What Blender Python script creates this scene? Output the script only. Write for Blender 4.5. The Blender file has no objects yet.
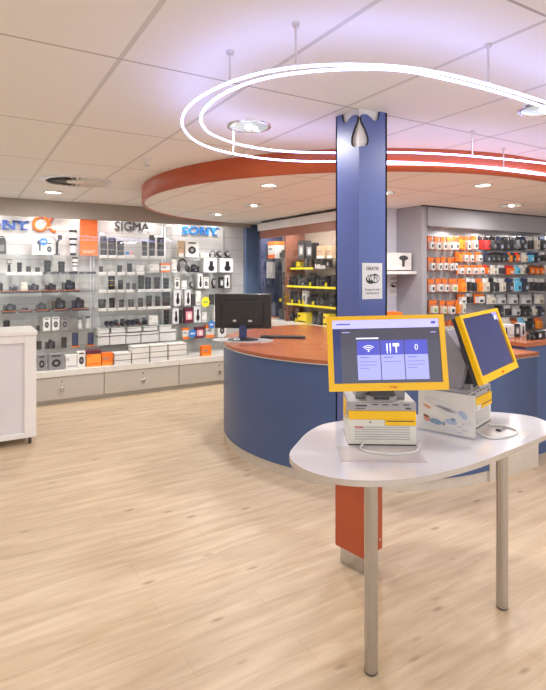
import bpy, math, random
from mathutils import Vector, Matrix
random.seed(7)
SC = bpy.context.scene
COL = SC.collection
R = math.radians
# ------------------------------------------------------------------ camera, world, exposure
cam_d = bpy.data.cameras.new('camera'); cam = bpy.data.objects.new('camera', cam_d); COL.objects.link(cam)
cam.location = (0, 0, 1.6); cam.rotation_euler = (R(90), 0, R(-31))
cam_d.sensor_width = 36; cam_d.lens = 515 * 36 / 690.0; cam_d.shift_y = -73 / 690.0
cam_d.clip_start = 0.05; SC.camera = cam
SC.view_settings.view_transform = 'Standard'; SC.view_settings.look = 'None'
SC.view_settings.gamma = 1; SC.view_settings.exposure = 0.27
SC.view_settings.use_curve_mapping = False
SC.cycles.use_denoising = True
SC.cycles.max_bounces = 10; SC.cycles.diffuse_bounces = 6; SC.cycles.transparent_max_bounces = 16
W = bpy.data.worlds.new('world'); SC.world = W; W.use_nodes = True
W.node_tree.nodes['Background'].inputs[0].default_value = (0.92, 0.96, 1.0, 1)
W.node_tree.nodes['Background'].inputs[1].default_value = 1.25

def lamp(name, kind, loc, energy, color=(1, .97, .93), size=.2, rot=(0, 0, 0), spot=None, sizey=None):
    d = bpy.data.lights.new(name, kind); d.energy = energy; d.color = color
    if kind == 'AREA':
        d.size = size; d.shape = 'DISK'
        if sizey: d.shape = 'RECTANGLE'; d.size_y = sizey
    elif kind == 'SPOT':
        d.spot_size = spot or R(120); d.spot_blend = .7; d.shadow_soft_size = size
    else: d.shadow_soft_size = size
    o = bpy.data.objects.new(name, d); COL.objects.link(o); o.location = loc; o.rotation_euler = rot
    return o
CEIL = 2.5; LOW = 2.345
# ceiling lamps of the shop that stand behind and beside the photographer
for (x, y) in [(-1.6, -1.6), (1.2, -1.6), (4.2, -1.6), (-1.8, 1.4), (-1.4, 4.2), (4.9, .6)]:
    lamp('room_lamp', 'AREA', (x, y, CEIL - .03), 22, size=.5)
SHOP_LIGHT = 12

# ------------------------------------------------------------------ materials
MATS = {}
def mat(name, col, rough=.5, metal=0., emit=0., var=.04, scale=14., bump=0., coat=0., emcol=None):
    if name in MATS: return MATS[name]
    m = bpy.data.materials.new(name); m.use_nodes = True; nt = m.node_tree; b = nt.nodes['Principled BSDF']
    b.inputs['Roughness'].default_value = rough; b.inputs['Metallic'].default_value = metal
    if coat: b.inputs['Coat Weight'].default_value = coat; b.inputs['Coat Roughness'].default_value = .08
    tc = nt.nodes.new('ShaderNodeTexCoord'); nz = nt.nodes.new('ShaderNodeTexNoise'); nz.inputs['Scale'].default_value = scale
    nt.links.new(tc.outputs['Object'], nz.inputs['Vector'])
    rp = nt.nodes.new('ShaderNodeValToRGB'); c = list(col)
    rp.color_ramp.elements[0].color = [max(0, x * (1 - var)) for x in c] + [1]
    rp.color_ramp.elements[1].color = [min(1, x * (1 + var)) for x in c] + [1]
    rp.color_ramp.elements[0].position = .3; rp.color_ramp.elements[1].position = .7
    nt.links.new(nz.outputs['Fac'], rp.inputs['Fac']); nt.links.new(rp.outputs['Color'], b.inputs['Base Color'])
    if emit:
        b.inputs['Emission Color'].default_value = list(emcol or col) + [1]; b.inputs['Emission Strength'].default_value = emit
    if bump:
        bp = nt.nodes.new('ShaderNodeBump'); bp.inputs['Strength'].default_value = bump; bp.inputs['Distance'].default_value = .002
        nt.links.new(nz.outputs['Fac'], bp.inputs['Height']); nt.links.new(bp.outputs['Normal'], b.inputs['Normal'])
    MATS[name] = m; return m

def node(nt, t, **kw):
    n = nt.nodes.new(t)
    for k, v in kw.items(): setattr(n, k, v)
    return n
def math_n(nt, op, a, b=None):
    n = node(nt, 'ShaderNodeMath', operation=op)
    for i, v in enumerate((a, b)):
        if v is None: continue
        if isinstance(v, (int, float)): n.inputs[i].default_value = v
        else: nt.links.new(v, n.inputs[i])
    return n.outputs[0]
def grid_line(nt, coord, period, offset, half):      # 1 inside a line, 0 elsewhere
    a = math_n(nt, 'SUBTRACT', coord, offset); a = math_n(nt, 'DIVIDE', a, period)
    f = math_n(nt, 'FRACT', math_n(nt, 'ADD', a, .5)); d = math_n(nt, 'ABSOLUTE', math_n(nt, 'SUBTRACT', f, .5))
    return math_n(nt, 'LESS_THAN', d, half / period)
def mixc(nt, fac, a, b):
    n = node(nt, 'ShaderNodeMix', data_type='RGBA')
    nt.links.new(fac, n.inputs[0]) if not isinstance(fac, float) else setattr(n.inputs[0], 'default_value', fac)
    for i, v in ((6, a), (7, b)):
        if isinstance(v, (tuple, list)): n.inputs[i].default_value = list(v) + [1]
        else: nt.links.new(v, n.inputs[i])
    return n.outputs[2]
def ceiling_mat(name, du, dv, ou, ov, base=(.86, .855, .85)):
    m = bpy.data.materials.new(name); m.use_nodes = True; nt = m.node_tree; b = nt.nodes['Principled BSDF']
    b.inputs['Roughness'].default_value = .7
    tc = node(nt, 'ShaderNodeTexCoord'); sp = node(nt, 'ShaderNodeSeparateXYZ'); nt.links.new(tc.outputs['Object'], sp.inputs[0])
    l1 = grid_line(nt, sp.outputs[0], du, ou, .011); l2 = grid_line(nt, sp.outputs[1], dv, ov, .006)
    nz = node(nt, 'ShaderNodeTexNoise'); nz.inputs['Scale'].default_value = 150; nt.links.new(tc.outputs['Object'], nz.inputs['Vector'])
    c0 = mixc(nt, nz.outputs['Fac'], [x * .985 for x in base], [min(1, x * 1.015) for x in base])
    c1 = mixc(nt, l1, c0, [x * .74 for x in base]); c2 = mixc(nt, l2, c1, [x * .52 for x in base])
    nt.links.new(c2, b.inputs['Base Color']); return m
def floor_mat():
    m = bpy.data.materials.new('oak_planks'); m.use_nodes = True; nt = m.node_tree; b = nt.nodes['Principled BSDF']
    tc = node(nt, 'ShaderNodeTexCoord')
    br = node(nt, 'ShaderNodeTexBrick'); br.offset = .37
    br.inputs['Scale'].default_value = 1; br.inputs['Brick Width'].default_value = 1.25; br.inputs['Row Height'].default_value = .19
    br.inputs['Mortar Size'].default_value = .0012; br.inputs['Mortar Smooth'].default_value = .2; br.inputs['Bias'].default_value = 0
    br.inputs['Color1'].default_value = (.67, .54, .38, 1); br.inputs['Color2'].default_value = (.71, .58, .42, 1)
    br.inputs['Mortar'].default_value = (.56, .44, .30, 1)
    nt.links.new(tc.outputs['Object'], br.inputs['Vector'])
    mp = node(nt, 'ShaderNodeMapping'); mp.inputs['Scale'].default_value = (.8, 7, 1); nt.links.new(tc.outputs['Object'], mp.inputs[0])
    n1 = node(nt, 'ShaderNodeTexNoise'); n1.inputs['Scale'].default_value = 2.2; n1.inputs['Detail'].default_value = 8; n1.inputs['Roughness'].default_value = .62
    n1.inputs['Distortion'].default_value = .5
    nt.links.new(mp.outputs[0], n1.inputs['Vector'])
    r1 = node(nt, 'ShaderNodeValToRGB'); r1.color_ramp.elements[0].position = .33; r1.color_ramp.elements[1].position = .66
    r1.color_ramp.elements[0].color = (.70, .62, .55, 1); r1.color_ramp.elements[1].color = (1, 1, 1, 1)
    nt.links.new(n1.outputs['Fac'], r1.inputs['Fac'])
    mu = node(nt, 'ShaderNodeMix', data_type='RGBA', blend_type='MULTIPLY'); mu.inputs[0].default_value = .82
    nt.links.new(br.outputs['Color'], mu.inputs[6]); nt.links.new(r1.outputs['Color'], mu.inputs[7])
    mp2 = node(nt, 'ShaderNodeMapping'); mp2.inputs['Scale'].default_value = (2.6, 7.5, 1); nt.links.new(tc.outputs['Object'], mp2.inputs[0])
    vo = node(nt, 'ShaderNodeTexVoronoi'); vo.inputs['Scale'].default_value = 1.0; nt.links.new(mp2.outputs[0], vo.inputs['Vector'])
    r2 = node(nt, 'ShaderNodeValToRGB'); r2.color_ramp.elements[0].position = .03; r2.color_ramp.elements[1].position = .13
    r2.color_ramp.elements[0].color = (.42, .31, .24, 1); r2.color_ramp.elements[1].color = (1, 1, 1, 1)
    nt.links.new(vo.outputs['Distance'], r2.inputs['Fac'])
    m2 = node(nt, 'ShaderNodeMix', data_type='RGBA', blend_type='MULTIPLY'); m2.inputs[0].default_value = .75
    nt.links.new(mu.outputs[2], m2.inputs[6]); nt.links.new(r2.outputs['Color'], m2.inputs[7])
    nt.links.new(m2.outputs[2], b.inputs['Base Color'])
    b.inputs['Roughness'].default_value = .42; return m
def glass_mat(name, tint=(.9, .97, .95), refl=1.0, base=.06):
    m = bpy.data.materials.new(name); m.use_nodes = True; nt = m.node_tree
    nt.nodes.remove(nt.nodes['Principled BSDF']); out = nt.nodes['Material Output']
    t = node(nt, 'ShaderNodeBsdfTransparent'); t.inputs[0].default_value = list(tint) + [1]
    g = node(nt, 'ShaderNodeBsdfGlossy'); g.inputs['Roughness'].default_value = .02
    g.inputs[0].default_value = (refl, refl, refl, 1)
    f = node(nt, 'ShaderNodeFresnel'); f.inputs[0].default_value = 1.45
    ge = node(nt, 'ShaderNodeNewGeometry'); mx = node(nt, 'ShaderNodeMixShader')
    fac = math_n(nt, 'MULTIPLY', math_n(nt, 'ADD', f.outputs[0], base), math_n(nt, 'SUBTRACT', 1.0, ge.outputs['Backfacing']))
    nt.links.new(fac, mx.inputs[0]); nt.links.new(t.outputs[0], mx.inputs[1]); nt.links.new(g.outputs[0], mx.inputs[2])
    nt.links.new(mx.outputs[0], out.inputs[0]); return m
def slat_mat(name, col, period, dark=.75):
    m = bpy.data.materials.new(name); m.use_nodes = True; nt = m.node_tree; b = nt.nodes['Principled BSDF']
    tc = node(nt, 'ShaderNodeTexCoord'); sp = node(nt, 'ShaderNodeSeparateXYZ'); nt.links.new(tc.outputs['Object'], sp.inputs[0])
    l = grid_line(nt, sp.outputs[2], period, .05, .006)
    nt.links.new(mixc(nt, l, col, [x * dark for x in col]), b.inputs['Base Color']); b.inputs['Roughness'].default_value = .5; return m

M = dict(
 black=mat('black_plastic', (.018, .018, .02), .35, var=.2), dark=mat('dark_grey', (.06, .06, .065), .4), mid=mat('mid_grey', (.25, .25, .26), .45),
 navy=mat('navy_print', (.03, .04, .12), .4), grey=mat('grey_print', (.45, .44, .43), .5), white=mat('white_card', (.74, .73, .71), .5),
 cream=mat('cream_card', (.72, .66, .55), .5), orange=mat('orange_print', (.85, .19, .02), .45), amber=mat('amber_print', (.9, .33, .04), .45),
 red=mat('red_print', (.72, .03, .03), .45), blue=mat('blue_print', (.04, .22, .62), .45), cyan=mat('cyan_print', (.12, .55, .8), .45),
 yellow=mat('yellow_print', (.9, .72, .02), .45), tan=mat('tan_card', (.55, .38, .24), .6), brown=mat('brown_print', (.2, .08, .04), .5),
 maroon=mat('maroon_print', (.13, .02, .04), .4), pink=mat('pink_print', (.75, .35, .4), .5), green=mat('green_print', (.25, .4, .12), .5),
 lensglass=mat('lens_front_glass', (.02, .02, .04), .05, coat=1), gold=mat('gold_ring', (.6, .42, .12), .3, .8),
 clear=mat('clear_plastic_case', (.55, .57, .56), .15), skin=mat('baby_skin_print', (.66, .32, .22), .5),
 desk_blue=mat('blue_laminate', (.055, .10, .235), .38, var=.03, scale=3), col_blue=mat('blue_lacquer', (.095, .135, .36), .38, var=.03, scale=3),
 postblue=mat('grey_blue_post', (.13, .19, .33), .4), desk_orange=mat('orange_worktop', (.37, .115, .05), .25, var=.05, scale=5), ring_orange=mat('orange_fascia', (.46, .085, .028), .3, var=.06, scale=6),
 plinth=mat('brushed_plinth', (.62, .57, .50), .4, .15), steel=mat('brushed_steel', (.50, .50, .51), .2, 1., var=.01, scale=4),
 trim=mat('silver_trim', (.72, .72, .74), .3, .7), cab=mat('taupe_cabinet', (.50, .465, .41), .45, var=.015, scale=2), cabtop=mat('cabinet_top', (.70, .68, .64), .35),
 wallgrey=mat('lavender_grey_wall', (.35, .345, .38), .6, var=.02, scale=2), wallpale=mat('pale_lavender_panel', (.66, .66, .74), .5, var=.02),
 wallwhite=mat('white_wall', (.75, .73, .70), .7), counterwhite=mat('white_painted_counter', (.80, .78, .77), .4, var=.02, scale=3),
 counterpanel=mat('white_recessed_panel', (.68, .67, .70), .4, var=.02, scale=3),
 table=mat('pale_grey_laminate', (.70, .70, .74), .12, var=.015, scale=3, coat=.5), tedge=mat('table_aluminium_edge', (.62, .61, .62), .25, .6),
 kyellow=mat('kiosk_yellow', (.95, .56, .004), .35, var=.02), kgrey=mat('kiosk_grey', (.42, .40, .43), .45), kwhite=mat('kiosk_white', (.72, .71, .66), .4),
 kdark=mat('kiosk_dark', (.05, .05, .06), .4), soffit=mat('soffit_taupe', (.36, .32, .28), .6, var=.02),
 lampface=mat('lamp_face', (1, .96, .9), .4, emit=5, emcol=(1, .94, .85)), lampdim=mat('lamp_glass_reflector', (.85, .85, .82), .12, .6, emit=.25, emcol=(.8, 1, .9)),
 chrome=mat('lamp_chrome_rim', (.75, .74, .72), .2, .9), neon=mat('neon_glow', (.8, .8, 1), .3, emit=9, emcol=(.36, .42, 1.0)),
 pinkreflection=mat('pink_reflection_glow', (1, .8, .9), .3, emit=4, emcol=(1.0, .70, .85)),  # glow standing in for neon reflected in the orange rim
 scr_bg=mat('screen_dark_slate', (.02, .02, .03), .08, emit=.85, emcol=(.075, .07, .10), var=.02), scr_bar=mat('screen_lavender_bar', (.3, .3, .6), .15, emit=.9, emcol=(.42, .42, .85)),
 scr_card=mat('screen_lavender_card', (.2, .2, .5), .15, emit=.85, emcol=(.32, .34, .82)), scr_head=mat('screen_blue_header', (.05, .05, .3), .15, emit=.9, emcol=(.06, .07, .42)),
 scr_icon=mat('screen_white_icon', (.6, .6, .8), .2, emit=.9, emcol=(.75, .78, 1)), scr_navy=mat('screen_navy', (.01, .015, .06), .06, emit=.8, emcol=(.035, .045, .14)),
 scr_violet=mat('screen_violet', (.2, .2, .6), .15, emit=.9, emcol=(.3, .3, .9)),
 mat=mat('beige_counter_mat', (.56, .53, .53), .2), cable=mat('pale_cable', (.65, .65, .64), .4), sblue=mat('sign_blue', (.03, .10, .42), .4), sblue2=mat('sign_bright_blue', (.02, .26, .80), .4),
 sorange=mat('sign_orange', (.92, .17, .02), .4), cabframe=mat('cabinet_blue_frame', (.035, .05, .12), .4), cabhead=mat('cabinet_pale_header', (.62, .60, .60), .5),
 cabband=mat('cabinet_brown_band', (.24, .085, .045), .4), yedge=mat('yellow_shelf_edge', (.95, .85, .02), .45), cabback=mat('cabinet_inner_back', (.27, .21, .16), .5),
 slat=slat_mat('slatwall_white', (.56, .55, .54), .19), peg=slat_mat('slatwall_grey', (.36, .35, .36), .1, .8),
 glass=glass_mat('clear_glass_pane', (.985, .985, .985), 1.0, .015), shelfglass=glass_mat('green_glass_shelf', (.93, .955, .945), .9, .02), acrylic=glass_mat('clear_acrylic', (.93, .94, .97), .9, .06))

# ------------------------------------------------------------------ mesh builder
class MB:
    def __init__(s): s.v = []; s.f = []; s.mi = []; s.sm = []; s.mats = []
    def m(s, name):
        if name not in s.mats: s.mats.append(name)
        return s.mats.index(name)
    def add(s, verts, faces, mt, smooth=False):
        o = len(s.v); s.v += [tuple(p) for p in verts]; k = s.m(mt)
        for f in faces: s.f.append([i + o for i in f]); s.mi.append(k); s.sm.append(smooth)
        return s
    def box(s, x0, x1, y0, y1, z0, z1, mt, ch=0):
        if ch:
            q = [(x0 + ch, y0), (x1 - ch, y0), (x1, y0 + ch), (x1, y1 - ch), (x1 - ch, y1), (x0 + ch, y1), (x0, y1 - ch), (x0, y0 + ch)]
            return s.prism(q, z0, z1, mt)
        vs = [(x, y, z) for z in (z0, z1) for y in (y0, y1) for x in (x0, x1)]
        return s.add(vs, [(0, 2, 3, 1), (4, 5, 7, 6), (0, 1, 5, 4), (2, 6, 7, 3), (0, 4, 6, 2), (1, 3, 7, 5)], mt)
    def prism(s, poly, z0, z1, mt, side=None, smooth=False):
        n = len(poly); vs = [(x, y, z0) for x, y in poly] + [(x, y, z1) for x, y in poly]
        s.add(vs, [tuple(range(n))[::-1], tuple(range(n, 2 * n))], mt)
        return s.add(vs, [(i, (i + 1) % n, n + (i + 1) % n, n + i) for i in range(n)], side or mt, smooth)
    def lathe(s, prof, mt, c=(0, 0, 0), axis='z', n=20, sx=1., sy=1.):   # prof: (r, h) list; or (r, h, mat)
        def P(r, h, a):
            x, y = r * math.cos(a) * sx, r * math.sin(a) * sy
            q = {'z': (x, y, h), 'y': (x, h, y), 'x': (h, x, y)}[axis]
            return (q[0] + c[0], q[1] + c[1], q[2] + c[2])
        for i in range(len(prof) - 1):
            a, b = prof[i], prof[i + 1]; mm = b[2] if len(b) > 2 else mt
            vs = [P(a[0], a[1], 2 * math.pi * k / n) for k in range(n)] + [P(b[0], b[1], 2 * math.pi * k / n) for k in range(n)]
            s.add(vs, [(k, (k + 1) % n, n + (k + 1) % n, n + k) for k in range(n)], mm, abs(a[1] - b[1]) > 1e-4)
        for a, rev in ((prof[0], 1), (prof[-1], 0)):
            if a[0] > 1e-5:
                vs = [P(a[0], a[1], 2 * math.pi * k / n) for k in range(n)]; f = tuple(range(n)); mm = a[2] if len(a) > 2 else mt
                s.add(vs, [f[::-1] if rev else f], mm)
        return s
    def tube(s, pts, r, mt, closed=False, n=8):
        P = [Vector(p) for p in pts]; m = len(P); rings = []
        for i in range(m):
            a = P[(i - 1) % m] if (closed or i) else P[0]; b = P[(i + 1) % m] if (closed or i < m - 1) else P[-1]
            t = (b - a).normalized(); up = Vector((0, 0, 1)) if abs(t.z) < .9 else Vector((1, 0, 0))
            x = t.cross(up).normalized(); y = x.cross(t).normalized()
            rings.append([P[i] + r * (math.cos(2 * math.pi * k / n) * x + math.sin(2 * math.pi * k / n) * y) for k in range(n)])
        vs = [p for q in rings for p in q]; fs = []
        for i in range(m if closed else m - 1):
            j = (i + 1) % m
            fs += [(i * n + k, i * n + (k + 1) % n, j * n + (k + 1) % n, j * n + k) for k in range(n)]
        s.add(vs, fs, mt, True)
        if not closed: s.add(rings[0], [tuple(range(n))], mt); s.add(rings[-1], [tuple(range(n))[::-1]], mt)
        return s
    def sphere(s, c, r, mt, sx=1, sy=1, sz=1, n=14):
        pr = []
        for i in range(n // 2 + 1):
            a = -math.pi / 2 + math.pi * i / (n // 2); pr.append((max(r * math.cos(a), 1e-5), r * math.sin(a) * sz))
        return s.lathe(pr, mt, c, 'z', n, sx, sy)
    def mesh(s, name):
        me = bpy.data.meshes.new(name); me.from_pydata(s.v, [], s.f); me.polygons.foreach_set('material_index', s.mi)
        me.polygons.foreach_set('use_smooth', s.sm)
        for n in s.mats: me.materials.append(M[n])
        me.update(); return me
    def build(s, name, parent=None, loc=None, rot=None, bevel=0):
        o = bpy.data.objects.new(name, s.mesh(name)); COL.objects.link(o)
        if parent: o.parent = parent
        if loc: o.location = loc
        if rot is not None: o.rotation_euler = rot
        if bevel:
            b = o.modifiers.new('bevel', 'BEVEL'); b.width = bevel; b.segments = 2; b.limit_method = 'ANGLE'
        return o
def tag(o, label=None, cat=None, group=None, kind=None):
    for k, v in (('label', label), ('category', cat), ('group', group), ('kind', kind)):
        if v: o[k] = v
    return o
def empty(name, loc, rz=0, label=None, cat=None, group=None):
    o = bpy.data.objects.new(name, None); COL.objects.link(o); o.location = loc; o.rotation_euler = (0, 0, rz)
    o.empty_display_size = .1
    return tag(o, label, cat, group)
def struct(name, mb, **k): return tag(mb.build(name, **k), kind='structure')
def text_faces(body, size, extrude=.002, shear=0, offset=0.):
    """mesh verts and faces of a line of lettering, centred on x, base at z=0, facing -y"""
    c = bpy.data.curves.new('t', 'FONT'); c.body = body; c.size = size; c.extrude = extrude; c.align_x = 'CENTER'; c.offset = offset; c.shear = shear
    c.resolution_u = 3
    o = bpy.data.objects.new('t', c); COL.objects.link(o); dg = bpy.context.evaluated_depsgraph_get()
    me = bpy.data.meshes.new_from_object(o.evaluated_get(dg)); COL.objects.unlink(o)
    vs = [(v.co.x, -v.co.z, v.co.y) for v in me.vertices]; fs = [tuple(p.vertices) for p in me.polygons]
    bpy.data.objects.remove(o); bpy.data.curves.remove(c); bpy.data.meshes.remove(me)
    return vs, fs
def add_text(mb, body, size, mt, at, sx=1., offset=0., extrude=.002, yaw=0.):
    vs, fs = text_faces(body, size, extrude, 0, offset); ca, sa = math.cos(yaw), math.sin(yaw)
    vs = [(at[0] + x * sx * ca - y * sa, at[1] + x * sx * sa + y * ca, at[2] + z) for x, y, z in vs]
    return mb.add(vs, fs, mt)
# a place on an upright plane of the room, from the sight line measured in the photograph
CA, SA = math.cos(R(31)), math.sin(R(31))
def on_v(px, py, v):
    r = (px - 273) / 515; t = v / (CA - SA * r); return t * (CA * r + SA), 1.6 - (py - 272) * t / 515
def on_u(px, py, u):
    r = (px - 273) / 515; t = u / (CA * r + SA); return t * (CA - SA * r), 1.6 - (py - 272) * t / 515
def cam2room(X, Y): return CA * X + SA * Y, -SA * X + CA * Y
ORD = ['zeroth', 'first', 'second', 'third', 'fourth', 'fifth', 'sixth', 'seventh', 'eighth', 'ninth', 'tenth', 'eleventh', 'twelfth', 'thirteenth', 'fourteenth', 'fifteenth', 'sixteenth', 'seventeenth', 'eighteenth', 'nineteenth', 'twentieth']

# ------------------------------------------------------------------ the room
fl = MB(); fl.box(-5, 9, -4, 7.6, -.05, 0, 'wallwhite'); fo = struct('floor', fl); fo.data.materials.clear(); fo.data.materials.append(floor_mat())
ce = MB(); ce.box(-5, 9, -4, 7.6, CEIL, CEIL + .05, 'wallwhite'); co = struct('ceiling', ce); co.data.materials.clear()
co.data.materials.append(ceiling_mat('ceiling_tiles', .61, 1.14, .567, 1.058))
# lowered round ceiling with its orange rim
cc, RR = (3.86, 4.76), 2.30
arc = [(cc[0] + RR * math.cos(R(a)), cc[1] + RR * math.sin(R(a))) for a in range(90, 271, 3)]
poly = arc + [(8.9, cc[1] - RR), (8.9, cc[1] + RR)]
lc = MB(); lc.prism(poly, LOW, LOW + .02, 'wallwhite'); lo = struct('ceiling_lowered', lc); lo.data.materials.clear()
lo.data.materials.append(ceiling_mat('ceiling_tiles_lowered', .61, 1.14, .567, 1.058, (.86, .85, .83)))
fa = MB(); n = len(arc)
outer = [(cc[0] + (RR + .03) * math.cos(R(a)), cc[1] + (RR + .03) * math.sin(R(a))) for a in range(90, 271, 3)]
pin = arc + [(8.9, cc[1] - RR)]; pout = outer + [(8.9, cc[1] - RR - .03)]
vs = [(x, y, z) for z in (LOW - .012, CEIL - .001) for (x, y) in pin + pout]; m_ = len(pin)
fs = []
for i in range(m_ - 1):
    a, b = i, i + 1
    fs += [(m_ + a, m_ + b, 3 * m_ + b, 3 * m_ + a), (a, 2 * m_ + a, 2 * m_ + b, b), (a, b, m_ + b, m_ + a)]
fa.add(vs, fs, 'ring_orange', True); struct('trim_1', fa)
# walls
struct('wall_back', MB().box(-5, 3.83, 7.28, 7.4, 0, CEIL, 'slat'))
struct('wall_back_right', MB().box(3.83, 9, 7.28, 7.4, 0, CEIL, 'wallgrey'))
struct('wall_left', MB().box(-5.1, -5, -4, 7.4, 0, CEIL, 'wallwhite'))
struct('wall_right', MB().box(9, 9.1, -4, 7.4, 0, CEIL, 'wallwhite'))
struct('trim_2', MB().box(-5, 3.80, 7.0, 7.04, 2.285, CEIL - .001, 'soffit'))
sf = MB(); sf.box(-5, 3.80, 7.04, 7.28, 2.40, CEIL - .001, 'wallwhite'); struct('trim_3', sf)
struct('wall_partition', MB().box(3.82, 4.2, 7.18, 7.27, 0, LOW - .001, 'postblue'), bevel=.004)
# right hand partition with niche and slat panel
wr = MB(); wr.box(4.42, 9, 4.22, 4.34, 0, LOW - .001, 'peg'); struct('wall_slatted', wr)
struct('wall_return', MB().box(4.38, 4.46, 4.07, 4.46, 0, LOW - .001, 'wallgrey'))
struct('wall_header', MB().box(4.46, 9, 4.05, 4.22, 2.12, LOW - .001, 'wallgrey'))
struct('wall_niche', MB().box(3.72, 4.40, 4.46, 4.52, 0, LOW - .001, 'wallpale'))
struct('trim_4', MB().box(4.36, 9, 4.035, 4.06, LOW - .014, LOW, 'kdark'))
SHELF = [1.817, 1.594, 1.358, 1.116, .863, .63]      # heights of the glass shelves of the long wall

# lamps over the display walls (inside the soffit and the header), plus added fill spots
for x in (-.2, .3, .8, 1.3, 1.8, 2.3, 2.8, 3.3):
    lamp('soffit_lamp', 'AREA', (x, 7.10, 2.385), 1.6, size=.08, rot=(R(-8), 0, 0), color=(1, .97, .95))
for x, y, z in ((-.6, 5.9, CEIL), (.3, 5.9, CEIL), (1.2, 5.9, CEIL), (2.2, 6.3, CEIL), (3.2, 6.3, LOW)):
    d = Vector((x, 7.2, .9 if y > 6 else 1.1)) - Vector((x, y, z - .03)); lamp('wall_fill_spot', 'SPOT', (x, y, z - .03), 42, size=.05, rot=(math.atan2(d.y, -d.z), 0, 0), spot=R(85))  # unseen spots without fixtures, added to brighten the camera wall
for x in (4.9, 5.5, 6.1, 6.9):
    lamp('header_lamp', 'AREA', (x, 4.10, 2.11), 2.2, size=.07, rot=(R(-10), 0, 0), color=(1, .96, .92))

# ------------------------------------------------------------------ ceiling fittings
def downlight(x, y, z, r, label, power, bright=True):
    t = empty('ceiling_downlight', (x, y, z), 0, label, 'ceiling light', None)
    MB().lathe([(r * .86, -.001), (r * .9, -.010), (r, -.008), (r * 1.02, 0)], 'chrome', n=28).build('rim', t)
    a = MB()
    if bright: a.lathe([(.001, -.006), (r * .86, -.004)], 'lampface', n=28); a.build('diffuser', t)
    else:
        a.lathe([(.001, -.004), (r * .3, -.006), (r * .6, -.003), (r * .87, -.005)], 'lampdim', n=28)
        a.build('reflector', t)
        b = MB(); b.sphere((0, 0, -.009), r * .2, 'lampface', sz=.5); b.sphere((r * .38, r * .1, -.008), r * .12, 'lampface', sz=.5); b.build('bulb', t)
    lamp('downlight_lamp', 'AREA', (x, y, z - .02), power, size=r * 1.6)
downlight(1.508, 2.797, CEIL, .135, 'large round glass downlight between the two neon tubes, left side of the loop', SHOP_LIGHT, False)
downlight(2.74, 1.66, CEIL, .135, 'large round glass downlight at the right picture edge beside the neon tubes', SHOP_LIGHT, False)
downlight(.864, 6.25, CEIL, .10, 'small round downlight beside the round ceiling vent, near the camera wall', SHOP_LIGHT)
downlight(2.242, 3.798, LOW, .075, 'bright small downlight in the lowered round ceiling, nearest left of the blue column', SHOP_LIGHT)
downlight(2.759, 5.023, LOW, .11, 'dim glass downlight in the middle of the lowered round ceiling', SHOP_LIGHT, False)
downlight(2.79, 6.041, LOW, .10, 'dim glass downlight at the back of the lowered round ceiling', SHOP_LIGHT, False)
downlight(3.813, 2.854, LOW, .075, 'bright small downlight right of the blue column, near the orange rim', SHOP_LIGHT)
downlight(5.218, 3.546, LOW, .13, 'glass downlight above the slatted accessory wall at far right', SHOP_LIGHT, False)
downlight(3.378, 3.6, LOW, .10, 'glass downlight just right of the blue column over the round counter', SHOP_LIGHT, False)
t = empty('ceiling_vent', (.96, 5.36, CEIL), 0, 'round swirl air vent with radial slots in the white ceiling', 'air vent')
MB().lathe([(.285, -.002), (.29, -.016), (.32, -.014), (.34, 0)], 'trim', n=36).build('frame', t)
MB().lathe([(.001, -.006), (.285, -.004)], 'kdark', n=36).build('backing', t)
bl = MB()
for k in range(28):
    a = 2 * math.pi * k / 28; ca, sa = math.cos(a), math.sin(a); cb, sb = math.cos(a + .13), math.sin(a + .13); q = .10
    bl.add([(ca * q, sa * q, -.006), (ca * .28, sa * .28, -.007), (cb * .28, sb * .28, -.018), (cb * q, sb * q, -.018)], [(0, 1, 2, 3)], 'cabtop')
bl.lathe([(.001, -.015), (.10, -.015), (.105, -.006)], 'cabtop', n=24)
bl.build('slat', t)
t = empty('sprinkler_head', (1.243, 4.0, CEIL), 0, 'small white sprinkler head on the ceiling left of the orange rim', 'sprinkler')
MB().lathe([(.035, 0), (.03, -.012), (.012, -.016), (.012, -.05), (.02, -.055)], 'white', n=14).build('body', t)
MB().lathe([(.028, -.062), (.028, -.066)], 'trim', n=14).build('deflector', t)

# neon loops
def spline(pts, k=6, closed=True):
    out = []; n = len(pts)
    for i in range(n if closed else n - 1):
        p = [Vector(pts[(i + j - 1) % n] if closed else pts[min(max(i + j - 1, 0), n - 1)]) for j in range(4)]
        for q in range(k):
            t = q / k
            out.append(.5 * ((2 * p[1]) + (p[2] - p[0]) * t + (2 * p[0] - 5 * p[1] + 4 * p[2] - p[3]) * t * t + (-p[0] + 3 * p[1] - 3 * p[2] + p[3]) * t ** 3))
    return out
NZ = 2.34; K = .74 / .77
o1 = [(3.2, 1.42), (2.75, 1.385), (2.275, 1.365), (1.9, 1.358), (1.63, 1.369), (1.405, 1.412), (1.2, 1.51), (1.05, 1.64), (.955, 1.80), (.903, 2.0), (.895, 2.22), (.935, 2.43), (1.02, 2.63), (1.18, 2.84), (1.405, 2.98), (1.72, 3.03), (2.01, 2.965), (2.25, 2.83), (2.55, 2.66), (3.0, 2.51), (3.5, 2.44), (4.0, 2.38), (4.4, 2.2), (4.45, 1.85), (4.1, 1.6)]
o2 = [(3.2, 1.47), (2.8, 1.435), (2.33, 1.41), (1.97, 1.395), (1.67, 1.405), (1.43, 1.435), (1.25, 1.53), (1.105, 1.66), (1.01, 1.81), (.965, 2.0), (.968, 2.2), (1.015, 2.39), (1.09, 2.53), (1.21, 2.66), (1.46, 2.78), (1.75, 2.78), (2.05, 2.65), (2.35, 2.45), (2.75, 2.29), (3.2, 2.19), (3.6, 2.12), (3.95, 2.0), (4.05, 1.82), (3.8, 1.62)]
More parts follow.
